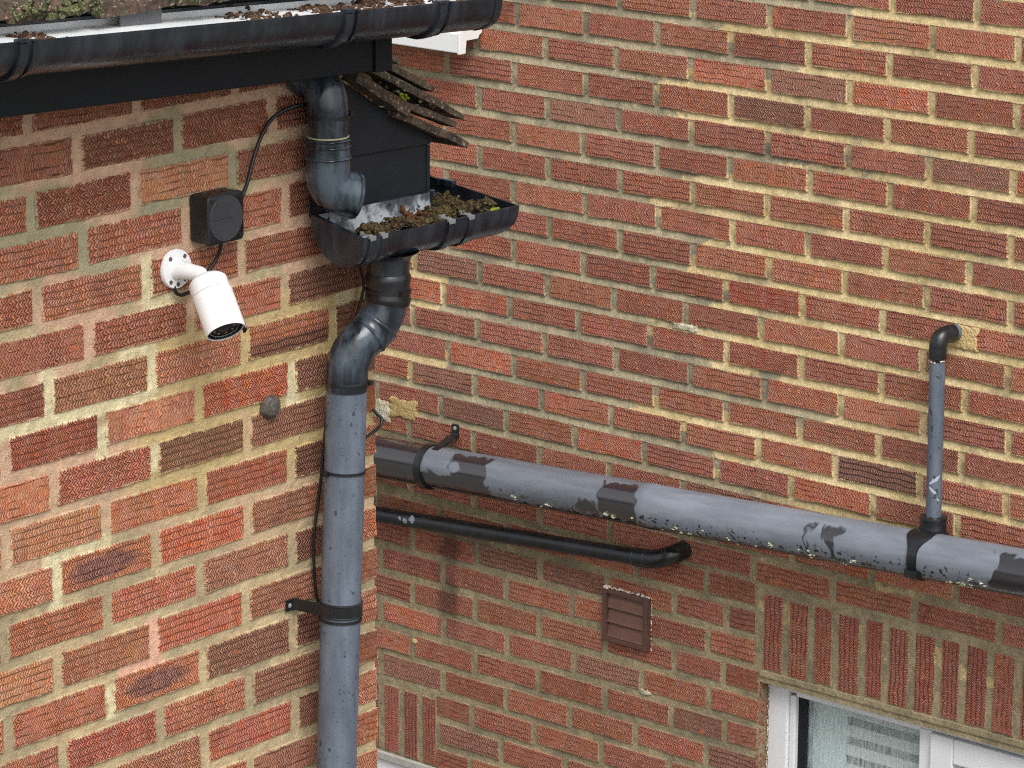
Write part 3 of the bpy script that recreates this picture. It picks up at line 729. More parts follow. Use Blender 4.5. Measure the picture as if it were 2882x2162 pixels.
# ------------------------------------------------------------------ upper rain pipe with shoe
ua = thing('rainwater_pipe', 'short chalky black pipe bending down from the wall into the small gutter', 'pipe', (.465, -.065, -.22))
pa = fillet([(.470, .03, -.008), (.469, -.062, -.022), (.4645, -.065, -.128)], .05, 10)
m = MB(); m.sweep(pa, .034, 28); m.build('pipe', 'chalk_black', ua, True)
m = MB(); m.sweep(along(pa, .03, .062, 4), [.0375, .0385, .0385, .0385, .0375], 28); m.build('elbow_collar', 'chalk_black', ua, True)
ps = fillet([(.4645, -.065, -.113), (.4632, -.066, -.201), (.506, -.090, -.213)], .040, 12)
L = plen(ps)
m = MB(); m.sweep(ps, [.037] * (len(ps) - 1) + [.0375], 28, False); m.sweep([p for p in ps], [.0345] * len(ps), 28, True); m.build('shoe', 'chalk_black', ua, True)
for s0 in (.0, .0105, .030):
    m = MB(); m.sweep(along(ps, s0, s0 + .005, 4), [.037, .0395, .0402, .0395, .037], 28); m.build('socket_ring', 'chalk_black', ua, True)
m = MB(); m.sweep(along(ps, L - .007, L, 3), [.037, .0405, .0405, .039], 28); m.build('shoe_lip', 'chalk_black', ua, True)
m = MB(); m.sweep([(.4648, -.065, -.1115), (.4648, -.065, -.1095)], .0352, 28); m.build('sealant_ring', plain('pale_grime', c(168, 166, 130), .7, .2, .3, 200), ua)
def cable_tie(parent, ctr, axis, r, head):
    m = MB(); ax = Vector(axis).normalized(); ctr = Vector(ctr)
    m.lathe(ctr - ax * .0022, ax, [(0, r), (0, r + .0022), (.0044, r + .0022), (.0044, r)], 32, False, False)
    h = Vector(head); p = ctr + h.normalized() * (r + .003); m.box(p.x - .0045, p.x + .0045, p.y - .0045, p.y + .0045, p.z - .004, p.z + .004)
    m.build('cable_tie', 'cable', parent, False)
cable_tie(ua, (.4670, -.065, -.077), (.03, 0, 1), .034, (.75, -.45, .05))

# ------------------------------------------------------------------ lower roof corner: black boxed eave and tiles
lr = thing('tiled_roof', 'corner of a lower tiled roof with black boxed eave beside the rainwater pipe', 'roof', (.65, .1, -.2))
m = MB(); m.box(.488, .7495, -.030, .30, -.262, -.150); m.build('eave_box', 'box_black', lr, bevel=.003)
m = MB(); m.prism([(.488, 0, -.161), (.488, 0, -.006), (.5, 0, -.012), (.554, 0, -.045), (.646, 0, -.101), (.701, 0, -.127), (.754, 0, -.157), (.764, 0, -.1645), (.7505, 0, -.1705)], (0, -.034, 0), (0, .02, 0)); m.build('verge_panel', 'box_black', lr, bevel=.002)
m = MB(); m.box(.7445, .7525, -.033, -.026, -.262, -.172); m.build('corner_trim', 'box_black', lr, bevel=.0015)
m = MB(); m.prism([(.43, 0, -.1), (.43, 0, .028), (.75, 0, -.158), (.75, 0, -.165)], (0, .022, 0), (0, .32, 0)); m.build('roof_deck', 'dark', lr)
rs = random.Random(11)
def slab(xt, zt, y0, y1, L, pitch, th, mat='tile'):
    a = R(pitch); ux, uz = -math.cos(a), math.sin(a); nx_, nz_ = math.sin(a), math.cos(a); n = 7; rings = []
    for i in range(n + 1):
        s = L * (1 - i / n); e = rs.uniform(-.001, .001) if 0 < i else 0
        tt = th * (.72 if i == n else 1) + rs.uniform(-.0012, .0012); ya = y0 + rs.uniform(-.002, .002); yb = y1 + rs.uniform(-.002, .002)
        sa = s + (rs.uniform(-.004, .004) if i == n else 0)
        bx, bz = xt + ux * s, zt + uz * s; bx2, bz2 = xt + ux * sa, zt + uz * sa
        rings.append([(bx, ya, bz + e), (bx2, yb, bz2 + e), (bx2 + nx_ * tt, yb, bz2 + nz_ * tt + e), (bx + nx_ * tt, ya, bz + nz_ * tt + e)])
    m = MB(); m.rings(rings); return m.build('roof_tile', mat, lr, bevel=.0008, seg=1)
slab(.8255, -.1860, -.056, .10, .20, 23.4, .014); slab(.8255, -.1860, .103, .26, .20, 23.4, .014)
slab(.787, -.1430, -.061, -.026, .20, 21.5, .012)
slab(.851, -.1450, -.024, .135, .28, 26, .013); slab(.851, -.145, .138, .29, .28, 26, .013)
slab(.797, -.0920, .000, .16, .21, 26, .013); slab(.797, -.092, .163, .29, .21, 26, .013)
slab(.713, -.0320, .002, .14, .19, 26, .013); slab(.713, -.032, .143, .29, .19, 26, .013)
slab(.660, -.1060, -.066, -.034, .15, 31, .018)
m = MB()
for i in range(36):
    t = rs.random(); lump(m, (.60 + .18 * t + rs.uniform(-.02, .02), rs.uniform(-.055, .0), -.045 - .075 * t + rs.uniform(-.006, .004)), rs.uniform(.0015, .005), .8, .5)
o = m.build('roof_moss', 'greenmoss', lr); o['kind'] = 'stuff'
m = MB()
for i in range(30): lump(m, (rs.gauss(.672, .007), rs.gauss(-.045, .005), rs.gauss(-.078, .003)), rs.uniform(.002, .004), .7, .5)
o = m.build('lime_moss', 'limemoss', lr); o['kind'] = 'stuff'

# ------------------------------------------------------------------ small gutter turning the corner
sg = thing('rain_gutter', 'small black gutter full of moss turning the corner under the boxed eave', 'gutter', (.62, -.09, -.33))
def sring(st, pf):
    out = []
    for w, d in pf:
        up_ = d + (.016 * max(0, w - .02) / .092)
        if st[0] == 'f': out.append((st[1], -.150 + w, -.2710 - (st[1] - .456) * .021 + up_))
        elif st[0] == 'c': out.append((.850 - w * .90, -.150 + w, -.2790 + up_))
        else: out.append((.852 - w * .90, st[1], -.2790 + (st[1] + .15) * .112 + up_ * .9))
    return out
stations = [('f', .456), ('f', .56), ('f', .66), ('c', 0), ('r', 0.0), ('r', .15), ('r', .32)]
gutter_run('trough', lambda pf: [sring(s, pf) for s in stations], sg, 'dull_black')  # shadow inside the return run put into the dull black lining colour
m = MB(); m.rings([sring(s, offset_prof(-.0033))[1:] for s in (('f', .460), ('f', .56), ('f', .66), ('f', .742))], False, False, False); m.build('chalky_lining', 'chalk', sg, True)
m = MB(); m.rings([[Vector(p) + Vector((-.004, -.001, .001)) for p in sring(('f', .456), offset_prof(.002))], [Vector(p) + Vector((.006, -.001, .001)) for p in sring(('f', .456), offset_prof(.002))]]); m.build('end_cap', 'black', sg)
def sbracket(xx, wid, o1, name, clip=True):
    m = MB(); a, b = xx - wid / 2, xx + wid / 2
    m.rings([sring(('f', a), offset_prof(.0004)), sring(('f', a), offset_prof(o1)), sring(('f', b), offset_prof(o1)), sring(('f', b), offset_prof(.0004))], False, False, False)
    o = m.build(name, 'black', sg, True)
    if clip:
        z = -.2710 - (xx - .456) * .021; m = MB()
        m.box(a, b, -.155, -.149, z - .004, z + .004); m.box(a + .002, b - .002, -.149, -.131, z + .0025, z + .0055); m.box(a + .002, b - .002, -.134, -.128, z + .001, z + .009)
        m.build('clip', 'lensring', o, bevel=.001)
    return o
for xx, w in ((.476, .014), (.505, .014), (.672, .016), (.722, .014)): sbracket(xx, w, .0045, 'union_bracket')
sbracket(.4905, .040, .0022, 'union_sleeve', False); sbracket(.697, .06, .0022, 'union_sleeve', False)
m = MB(); m.box(.847, .858, .0, .035, -.266, -.2545); m.build('back_clip', 'chalk_black', sg, bevel=.001)
for xx in (.56, .665, .735): m = MB(); m.box(xx, xx + .022, -.040, -.034, -.262, -.250); m.build('back_clip', 'chalk_black', sg, bevel=.001)
# moss in it
def heap(name, mat, label, n, xr, yr, seed, hmul=1.0):
    rs = random.Random(seed); m = MB()
    ctr = [(rs.uniform(*xr), rs.uniform(*yr), rs.uniform(.006, .016)) for _ in range(26)]
    for i in range(n):
        cx_, cy_, cs = rs.choice(ctr); x = min(xr[1], max(xr[0], rs.gauss(cx_, cs))); y = min(yr[1], max(yr[0], rs.gauss(cy_, cs * .6))); q = .5 + .5 * mnoise.noise(Vector((x * 22, y * 22, seed)))
        z = -.286 - (x - .456) * .015 + q * .028 * hmul + rs.uniform(-.004, .004)
        lump(m, (x, y, z + cs * .35), rs.choice((.002, .003, .0042, .0058)) * rs.uniform(.7, 1.2), .9, .55)
    return tag(m.build(name, mat), label, 'moss', None, 'stuff')
heap('moss_clump', 'moss', 'brown moss heaped along the front of the small gutter', 760, (.478, .70), (-.142, -.098), 21)
heap('moss_clump', 'moss', 'olive moss in the corner of the small gutter below the boxed eave', 520, (.70, .815), (-.135, .0), 22, .9)
rs = random.Random(9); m = MB()
for i in range(120): lump(m, (rs.gauss(.617, .011), rs.gauss(-.112, .008), -.268 + rs.gauss(0, .008)), rs.uniform(.002, .006), .9, .5)
tag(m.build('moss_clump', 'redmoss'), 'rust red moss tuft in the middle of the small gutter', 'moss', None, 'stuff')
m = MB()
for i in range(60): lump(m, (rs.gauss(.815, .006), rs.gauss(-.125, .005), -.286 + rs.gauss(0, .003)), rs.uniform(.002, .005), .8, .4)
tag(m.build('moss_clump', 'limemoss'), 'bright lime green moss cushion at the tip of the small gutter', 'moss', None, 'stuff')

# ------------------------------------------------------------------ main downpipe
dp = thing('downpipe', 'grey round downpipe with black swan-neck bends fixed to the left wall corner', 'pipe', (.33, -.065, GROUND))
path = fillet([(.5762, -.095, -.300), (.5757, -.095, -.432), (.5045, -.067, -.484), (.5030, -.065, -.56)], .048, 12)
L = plen(path)
m = MB(); m.lathe((.5762, -.095, -.318), (0, 0, -1), [(0, .052), (.006, .043), (.014, .0365), (.05, .0355)], 32, False, True); m.build('outlet', 'black', dp, True)
m = MB(); m.sweep(along(path, .055, .107, 10), [.0360, .0385, .0390, .0375, .0370, .0370, .0370, .0375, .0390, .0388, .0365], 32); m.build('socket', 'dull_black', dp, True)
m = MB(); m.sweep(along(path, .10, .158, 14), .0352, 32); m.build('elbow', 'chalk_black', dp, True)
m = MB(); m.sweep(along(path, .142, .172, 10), [.0360, .0385, .0388, .0375, .037, .037, .037, .037, .0375, .0388, .0370], 32); m.build('collar', 'chalk_black', dp, True)
m = MB(); m.sweep(along(path, .165, L - .012, 18), .0358, 32); m.build('elbow', 'chalk_black', dp, True)
lean = lambda z: (.5045 + (z + .5385) * .0527, -.065, z)
m = MB(); m.sweep([lean(-.505), lean(-.5055), lean(-.5385), lean(-.539), lean(-1.2), lean(-2.4), lean(GROUND)], [.0345, .0352, .0352, .0345, .0345, .0345, .0345], 40); m.build('pipe', 'greypipe', dp, True)
m = MB(); m.sweep([lean(z) for z in (-.530, -.5315, -.534, -.538, -.542, -.5435)], [.0345, .0365, .0372, .0372, .0365, .0345], 40); m.build('socket_ring', 'dull_black', dp, True)
AX = (.0527, 0, 1)
for zt, hd in ((-.5365, (.62, -.78, 0)), (-.6885, (-1, .2, 0)), (-.9475, (.95, -.2, 0)), (-.385, (-.2, -1, 0))):
    ctr = lean(zt) if zt < -.45 else (.5757, -.095, zt); cable_tie(dp, ctr, AX, .0345 if zt < -.45 else .0373, hd)
m = MB(); zc = -.9290; cx_, cy_, _ = lean(zc)
m.lathe((cx_ - .0006, cy_, zc - .013), AX, [(0, .0345), (.001, .0382), (.004, .0375), (.022, .0375), (.025, .0382), (.026, .0345)], 40, False, False)
m.prism([(cx_ - .030, -.075, zc - .011), (cx_ - .052, -.006, zc - .004), (cx_ - .070, -.0035, zc - .004), (cx_ - .070, -.0015, zc - .004), (cx_ - .048, -.0015, zc - .004), (cx_ - .024, -.07, zc - .011)], (0, 0, 0), (0, 0, .021))
cl = m.build('pipe_clip', 'dull_black', dp, False, bevel=.001)
m = MB(); m.lathe((cx_ - .060, -.0030, zc + .0065), (0, -1, 0), [(0, .0052), (.0015, .005), (.0022, .002)], 16); m.build('screw', 'screw', cl, True)
m = MB(); m.box(cx_ + .0335, cx_ + .040, cy_ - .012, cy_ - .004, zc - .013, zc + .013); m.build('clip_lug', 'dull_black', dp, bevel=.001)

# ------------------------------------------------------------------ cables
def cable(pts, label, r=.0033):
    m = MB(); m.sweep(smooth_path(pts, 10), r, 10); return tag(m.build('cable', 'cable', None, True), label, 'cable')
cable([(.282, -.022, -.200), (.292, -.026, -.197), (.306, -.026, -.186), (.3245, -.020, -.165), (.3410, -.014, -.140), (.3650, -.010, -.104), (.390, -.011, -.078), (.418, -.02, -.064), (.450, -.03, -.060), (.472, -.022, -.066)], 'black cable arching from the junction box up to the rainwater pipe')
cable([(.259, -.020, -.250), (.2605, -.018, -.268), (.2585, -.012, -.285), (.2470, -.008, -.302), (.2310, -.006, -.318), (.2090, -.006, -.331), (.1840, -.007, -.336), (.168, -.008, -.330), (.165, -.006, -.318)], 'black cable dropping from the junction box behind the camera arm', .003)
cable([(.560, -.012, -.300), (.5860, -.010, -.3426), (.6015, -.010, -.369), (.6080, -.010, -.395), (.6020, -.008, -.422), (.588, -.007, -.452), (.5460, -.007, -.500), (.518, -.012, -.552), (.4985, -.022, -.607), (.4900, -.020, -.686), (.4830, -.016, -.750), (.4755, -.013, -.806), (.4750, -.012, -.863), (.478, -.014, -.915), (.485, -.018, -.945)], 'thin black cable running down behind the grey downpipe', .0028)
cable([(.530, -.022, -.672), (.565, -.022, -.668), (.5985, -.022, -.6590), (.6190, -.022, -.6535), (.6350, -.021, -.6465), (.6415, -.018, -.6370), (.6365, -.012, -.6290), (.632, -.006, -.620)], 'black wire stub curling out to the right of the downpipe', .0029)

# ------------------------------------------------------------------ junction box
jb = thing('junction_box', 'square black junction box on the left wall above the white camera', 'junction box', (.2495, -.02, -.2555))
def rrect(x0, x1, z0, z1, r, y, n=5):
    out = []
    for (cx_, cz_, a0) in ((x1 - r, z0 + r, -90), (x1 - r, z1 - r, 0), (x0 + r, z1 - r, 90), (x0 + r, z0 + r, 180)):
        for k in range(n + 1):
            a = R(a0 + 90 * k / n); out.append((cx_ + r * math.cos(a), y, cz_ + r * math.sin(a)))
    return out
BX0, BX1, BZ0, BZ1 = .2095, .2895, -.2555, -.1765
m = MB(); m.rings([rrect(BX0, BX1, BZ0, BZ1, .007, y) for y in (-.0005, -.030)]); body = m.build('box_body', 'jbox', jb, True)
m = MB(); m.rings([rrect(BX0 - .0008, BX1 + .0008, BZ0 - .0008, BZ1 + .0008, .008, -.0302), rrect(BX0 - .0008, BX1 + .0008, BZ0 - .0008, BZ1 + .0008, .008, -.0405), rrect(BX0 + .0015, BX1 - .0015, BZ0 + .0015, BZ1 - .0015, .007, -.0425)]); lid = m.build('lid', 'jbox', jb, True)
m = MB(); m.lathe(((BX0 + BX1) / 2, -.0425, (BZ0 + BZ1) / 2), (0, -1, 0), [(0, .0375), (.0006, .037), (.0002, .030), (-.0006, .0)][:3] + [(.0001, .001)], 40); m.build('round_panel', 'jlid', lid, True)
m = MB(); m.box(.216, .266, -.0434, -.0428, -.2160, -.2153); m.build('mould_line', 'jlid', lid)
for sx in (BX0 + .008, BX1 - .008):
    for sz in (BZ0 + .008, BZ1 - .008):
        m = MB(); m.lathe((sx, -.0424, sz), (0, -1, 0), [(0, .004), (.0012, .0038)], 14); m.build('lid_screw', 'jbox', lid, True)
for px in (.229, .259):
    m = MB(); m.lathe((px, -.016, BZ1 - .0005), (0, 0, 1), [(0, .0085), (.0012, .0085), (.0012, .0072), (.0004, .0070)], 20); m.build('knockout', 'cable', body, True)
m = MB(); m.lathe((BX0 + .0005, -.016, -.232), (-1, 0, 0), [(0, .0085), (.001, .0085), (.001, .0072), (.0003, .007)], 20); m.build('knockout', 'cable', body, True)
m = MB(); m.lathe((BX1 - .001, -.024, -.196), (1, 0, .15), [(0, .006), (.006, .0055), (.006, .004)], 16); m.build('grommet', 'cable', body, True)
m = MB(); m.lathe((.259, -.020, BZ0 + .001), (0, 0, -1), [(0, .006), (.005, .0055)], 16); m.build('grommet', 'cable', body, True)

# ------------------------------------------------------------------ security camera
sc_ = thing('security_camera', 'white bullet security camera on a round wall bracket', 'camera', (.166, 0, -.291))
B0 = Vector((.1720, -.0005, -.2915))
m = MB(); m.lathe(B0, (0, -1, 0), [(0, .0322), (.006, .0322), (.0082, .0308), (.0082, .017)], 40); base = m.build('base_plate', 'white', sc_, True)
m = MB(); m.lathe(B0 + Vector((0, -.008, 0)), (0, -1, 0), [(0, .0185), (.002, .0165), (.010, .0145), (.052, .0120), (.056, .0108)], 28); m.build('arm', 'white', sc_, True)
for a in (40, 140, 220, 320, 180):
    rr = .0248
    p = B0 + Vector((math.sin(R(a)) * rr, -.0080, math.cos(R(a)) * rr)); m = MB(); m.lathe(p, (0, -1, 0), [(0, .0038), (.0009, .0036), (.0003, .0016)], 14); m.build('screw', 'darkscrew', base, True)
AXC = (cr * .366 * .92 - cu * .930 * .92 - cf * .39).normalized()
J = B0 + Vector((.001, -.063, -.001))
m = MB()
v, f = ico(); 
m.lathe(J + Vector((0, .006, 0)), (0, -1, 0), [(0, .0095), (.004, .0105), (.009, .0095), (.013, .006)], 20); m.lathe(J + Vector((.003, -.002, -.001)), AXC, [(-.002, .007), (.010, .0075)], 18); m.build('ball_joint', 'white', sc_, True)
O = J + Vector((.0045, -.0025, -.0035))
RB = .0318; LB = .101
m = MB(); m.lathe(O, AXC, [(.004, .020), (.005, .0265), (.008, .0292), (.011, RB), (.0335, RB)], 48); m.build('rear_cap', 'white', sc_, True)
m = MB(); m.lathe(O, AXC, [(.0335, RB - .0014), (.0349, RB - .0014), (.0349, RB), (LB - .001, RB), (LB, RB - .0006), (LB, RB - .0022), (LB - .006, RB - .0024)], 48, True, False); bod = m.build('body', 'white', sc_, True)
m = MB(); m.lathe(O, AXC, [(.0328, RB - .0009), (.0338, RB + .00015), (.0344, RB + .00015), (.0354, RB - .0009)], 48, False, False); m.build('seam_ring', 'lensring', sc_, True)
m = MB(); m.lathe(O, AXC, [(LB - .0062, RB - .0022), (LB - .0012, RB - .0026), (LB - .0012, RB - .0046), (LB - .004, RB - .005)], 48, False, False); m.build('front_gasket', 'rubber', sc_, True)
m = MB(); m.lathe(O, AXC, [(LB - .005, RB - .0045), (LB - .0045, .001)], 40); fr = m.build('front_window', 'lens', sc_, True)
m = MB(); m.lathe(O, AXC, [(LB - .0042, RB - .0065), (LB - .0034, RB - .0075), (LB - .0042, RB - .0085)], 40, False, False); m.build('window_ring', 'lensring', fr, True)
m = MB(); m.lathe(O, AXC, [(LB - .0046, .010), (LB - .003, .0085), (LB - .002, .005), (LB - .0017, .001)], 28); m.build('lens', 'lens', fr, True)
uu = AXC.orthogonal().normalized(); ww = AXC.cross(uu)
for k in range(8):
    a = R(45 * k + 10); p = O + AXC * (LB - .0045) + (uu * math.cos(a) + ww * math.sin(a)) * .0165
    m = MB(); m.lathe(p, AXC, [(0, .0024), (.0006, .002)], 10); m.build('led', 'lensring', fr, True)
# sunshield lip along the upper side of the front rim, its end black
upv = (Vector((0, 0, 1)) - AXC * AXC.z).normalized(); sdv = AXC.cross(upv)
if sdv.dot(cr) < 0: sdv = -sdv
def arcshell(a0, a1, t0, t1, r0, r1, n=20):
    rg = []
    for k in range(n + 1):
        a = R(a0 + (a1 - a0) * k / n); d_ = upv * math.cos(a) + sdv * math.sin(a)
        rg.append([O + AXC * t0 + d_ * r0, O + AXC * t1 + d_ * r0, O + AXC * t1 + d_ * r1, O + AXC * t0 + d_ * r1])
    m = MB(); m.rings(rg); return m
arcshell(-95, 75, .0352, LB + .0055, RB + .0002, RB + .0016).build('sunshield', 'white', sc_, True)
arcshell(70, 96, LB - .006, LB + .0065, RB - .0008, RB + .0030, 6).build('shield_tip', 'rubber', sc_, True)
lp = arcshell(-112, -98, .040, .088, RB, RB + .0007, 4).build('label_plate', 'pvc', sc_, True)
for q in range(8): arcshell(-107, -103, .048 + q * .0042, .0505 + q * .0042, RB + .0003, RB + .0009, 2).build('letter', 'lensring', lp)

# grey domed knob on the left wall
kb = thing('wall_knob', 'weathered grey domed knob stuck on the left wall beside the downpipe', 'knob', (.392, 0, -.566))
KD = Vector((-.12, -.95, .16)).normalized()
m = MB(); m.lathe((.384, .002, -.565), KD, [(0, .0200), (.003, .0210), (.006, .0200), (.008, .0185), (.011, .0175), (.014, .0155), (.0155, .0142), (.016, .012)], 28)
m.v = [tuple(Vector(p) + Vector((1, 0, 1)) * .0035 * mnoise.noise(Vector(p) * 85)) for p in m.v]; m.build('dome', 'knob', kb, True)
m = MB(); m.lathe(Vector((.384, .002, -.565)) + KD * .0148, KD, [(0, .0138), (.0015, .0138), (.0016, .0120), (-.002, .0115), (-.002, .0095), (.0025, .0088), (.0040, .0060), (.0034, .002)], 24); m.build('cap', 'knob', kb, True)

# ------------------------------------------------------------------ soil pipe on the right wall
SP_A = Vector((D - .095, .035, -1.4665)); SP_B = Vector((D - .095, 2.70, -1.4665 - .0522 * 2.665))
sd = (SP_B - SP_A).normalized(); SLEN = (SP_B - SP_A).length + .6; SP_0 = SP_A - sd * .6
sp = thing('soil_pipe', 'long weathered grey soil pipe with wet patches running across the right wall', 'pipe', SP_A)
def pipe_obj(m, name, mat, parent, smooth=True):
    o = m.build(name, mat, None, smooth)
    xax = sd; yax = Vector((1, 0, 0)); zax = xax.cross(yax).normalized(); 
    if zax.z < 0: zax = -zax
    yax2 = Vector((1, 0, 0))
    M4 = Matrix(((xax.x, yax2.x, zax.x, SP_A.x), (xax.y, yax2.y, zax.y, SP_A.y), (xax.z, yax2.z, zax.z, SP_A.z), (0, 0, 0, 1)))
    o.parent = parent; o.matrix_parent_inverse = world_of(parent).inverted(); o.matrix_basis = M4
    return o
RP = .0545
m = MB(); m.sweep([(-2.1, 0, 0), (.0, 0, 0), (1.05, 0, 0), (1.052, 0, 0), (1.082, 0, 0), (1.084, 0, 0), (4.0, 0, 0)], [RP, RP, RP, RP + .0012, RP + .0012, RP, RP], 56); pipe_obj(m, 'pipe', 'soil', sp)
m = MB(); m.sweep([(1.775, 0, 0), (1.776, 0, 0), (1.797, 0, 0), (1.798, 0, 0)], [RP, RP + .004, RP + .004, RP], 48)
clip = pipe_obj(m, 'pipe_clip', 'dull_black', sp)
m = MB(); zt = SP_A.z + sd.z * 1.787 + RP
m.prism([(D - .115, 1.79, zt + .0005), (D - .095, 1.79, zt + .004), (D - .03, 1.812, zt + .010), (D - .006, 1.815, zt + .014), (D - .006, 1.815, zt + .040), (D - .0015, 1.815, zt + .040), (D - .0015, 1.815, zt + .006), (D - .03, 1.812, zt + .003), (D - .095, 1.79, zt - .001)], (0, -.011, 0), (0, .011, 0)); m.build('clip_arm', 'dull_black', clip, bevel=.001)
m = MB(); m.lathe((D - .0058, 1.815, zt + .029), (-1, 0, 0), [(0, .0055), (.002, .005), (.0025, .002)], 14); m.build('screw', 'screw', clip, True)
rs = random.Random(14); m = MB()
for i in range(34):
    s = rs.choice([rs.uniform(.15, 1.62), rs.uniform(.35, 1.2), rs.gauss(.12, .02)]); a = -rs.uniform(.35, .95)
    for j in range(rs.choice((2, 3, 5, 8))):
        aa = a + rs.gauss(0, .05); s2 = s + rs.gauss(0, .004)
        lump(m, (s2, -math.cos(aa) * RP, math.sin(aa) * RP), rs.uniform(.0014, .0042), .5, .4)
o = pipe_obj(m, 'lichen', 'lichen', sp, False); o['kind'] = 'stuff'
# strap boss where the small pipe drops in
BS = .268
sb = thing('strap_boss', 'black strap-on boss clamping the thin upright pipe onto the soil pipe', 'pipe fitting', (D - .06, .29, -1.42))
m = MB(); rg = []
for k in range(25):
    a = R(118 - k * 9); wv = .013 + .020 * max(0, min(1, (math.degrees(a) - 22) / 40)) ** 1.5; bs = BS + .006 * max(0, -a)
    p3 = lambda q, r_: (q, -math.cos(a) * r_, math.sin(a) * r_)
    rg.append([p3(bs - wv, RP + .0002), p3(bs - wv + .002, RP + .0050), p3(bs + wv - .002, RP + .0050), p3(bs + wv, RP + .0002)])
m.rings(rg); pipe_obj(m, 'saddle', 'dull_black', sb)
m = MB(); m.box(BS - .018, BS + .017, -.061, -.040, -.040, -.022); pipe_obj(m, 'strap_buckle', 'dull_black', sb, False)
VX, VY = D - .060, .306
m = MB(); m.lathe((VX, VY, -1.452), (0, 0, 1), [(0, .046), (.012, .040), (.022, .0325), (.048, .0305), (.052, .0325), (.0565, .0315), (.0575, .0185)], 32); m.build('boss_socket', 'dull_black', sb, True)
m = MB()
for i in range(16): lump(m, (VX + rs.uniform(-.02, .02), VY + rs.uniform(-.02, .02), -1.394 + rs.uniform(-.002, .003)), rs.uniform(.002, .0045), .6, .5)
m.build('boss_grime', 'knob', sb)
vp = thing('waste_pipe', 'thin upright grey pipe with a black elbow into the right wall', 'pipe', (VX, VY, -1.40))
m = MB(); m.sweep([(VX, VY, -1.43), (VX + .001, VY + .0045, -1.03)], .0180, 28); m.build('pipe', 'greypipe', vp, True)
pe = fillet([(VX + .001, VY + .0045, -1.022), (VX + .001, VY + .0045, -.972), (D - .013, VY - .003, -.970)], .034, 10); Le = plen(pe)
m = MB(); m.sweep(along(pe, 0, Le, 20), [.0212] * 5 + [.0205] * 11 + [.0212] * 5, 28); m.build('elbow', 'dull_black', vp, True)
m = MB(); m.sweep([(D - .016, VY - .003, -.970), (D + .004, VY - .003, -.970)], .0192, 28); m.build('wall_sleeve', 'greypipe', vp, True)
m = MB()
for i in range(14):
    a = rs.uniform(math.pi, 2 * math.pi); lump(m, (VX + math.sin(a) * .0175, VY + .0045 + math.cos(a) * .0175, -1.024 + rs.uniform(-.006, 0)), rs.uniform(.0015, .003), .8, .4)
m.build('pipe_sealant', 'sealant', vp)
def scuff(parent, ctr, axis, r, face, half, l0, l1, skew, mat, seed):
    """thin worn patch lying on a round pipe"""
    rs_ = random.Random(seed); ax = Vector(axis).normalized(); fv = Vector(face); fv = (fv - ax * fv.dot(ax)).normalized(); sv = ax.cross(fv); rg = []
    for k in range(9):
        t = k / 8 * 2 - 1; a = half * t; w = math.sqrt(max(0, 1 - t * t)) * rs_.uniform(.6, 1.1) + .05; mid = (l0 + l1) / 2 + skew * t + rs_.uniform(-.0008, .0008); d_ = fv * math.cos(a) + sv * math.sin(a)
        rg.append([Vector(ctr) + d_ * (r + .0004) + ax * (mid - (l1 - l0) / 2 * w), Vector(ctr) + d_ * (r + .0004) + ax * (mid + (l1 - l0) / 2 * w)])
    m = MB(); m.rings(rg, False, False, False); m.build('paint_scuff', mat, parent, True)
PS = plain('pale_scuff', c(170, 178, 190), .6)
VA = (.001, .0045, .4)
scuff(vp, (VX + .0003, VY + .0013, -1.305), VA, .018, (-.72, -.5, 0), .75, -.005, .005, .010, PS, 1); scuff(vp, (VX + .0003, VY + .0012, -1.330), VA, .018, (-.8, -.3, 0), .55, -.004, .005, -.008, PS, 2); scuff(vp, (VX + .0003, VY + .0012, -1.352), VA, .018, (-.4, -.8, 0), .2, -.003, .003, -.002, PS, 3)

# ------------------------------------------------------------------ black waste pipe below
wp = thing('waste_pipe', 'black horizontal waste pipe with a bend into the wall under the soil pipe', 'pipe', (D - .06, 1.6, -1.70))
zb = lambda y: -1.6732 - (y - 1.1287) * .0745
pw = fillet([(D - .058, 4.0, zb(4.0)), (D - .058, 1.115, zb(1.115)), (D - .036, 1.075, -1.655), (D + .01, 1.070, -1.650)], .03, 8); 
m = MB(); m.sweep(pw, .0205, 28); m.build('pipe', 'dull_black', wp, True)
m = MB(); Lw = plen(pw); m.sweep(along(pw, Lw - .150, Lw - .002, 20), .0235, 28); m.build('elbow', 'dull_black', wp, True)
m = MB()
for s0 in (.152, .118, .060):
    m = MB(); m.sweep(along(pw, Lw - s0, Lw - s0 + .003, 3), [.0235, .0243, .0243, .0235], 28); m.build('joint_ring', 'chalk_black', wp, True)
WA = (0, 1, -.0745); GS = plain('pale_grey_scuff', c(136, 143, 153), .6)
for (yy, hf, l_, f_, sd_) in ((1.902, .55, .010, (-1, -.1, .45), 4), (1.925, .35, .008, (-1, -.1, .1), 5), (1.943, .25, .006, (-1, -.1, .3), 6)): scuff(wp, (D - .058, yy, zb(yy)), WA, .0205, f_, hf, -l_, l_, .002, GS, sd_)

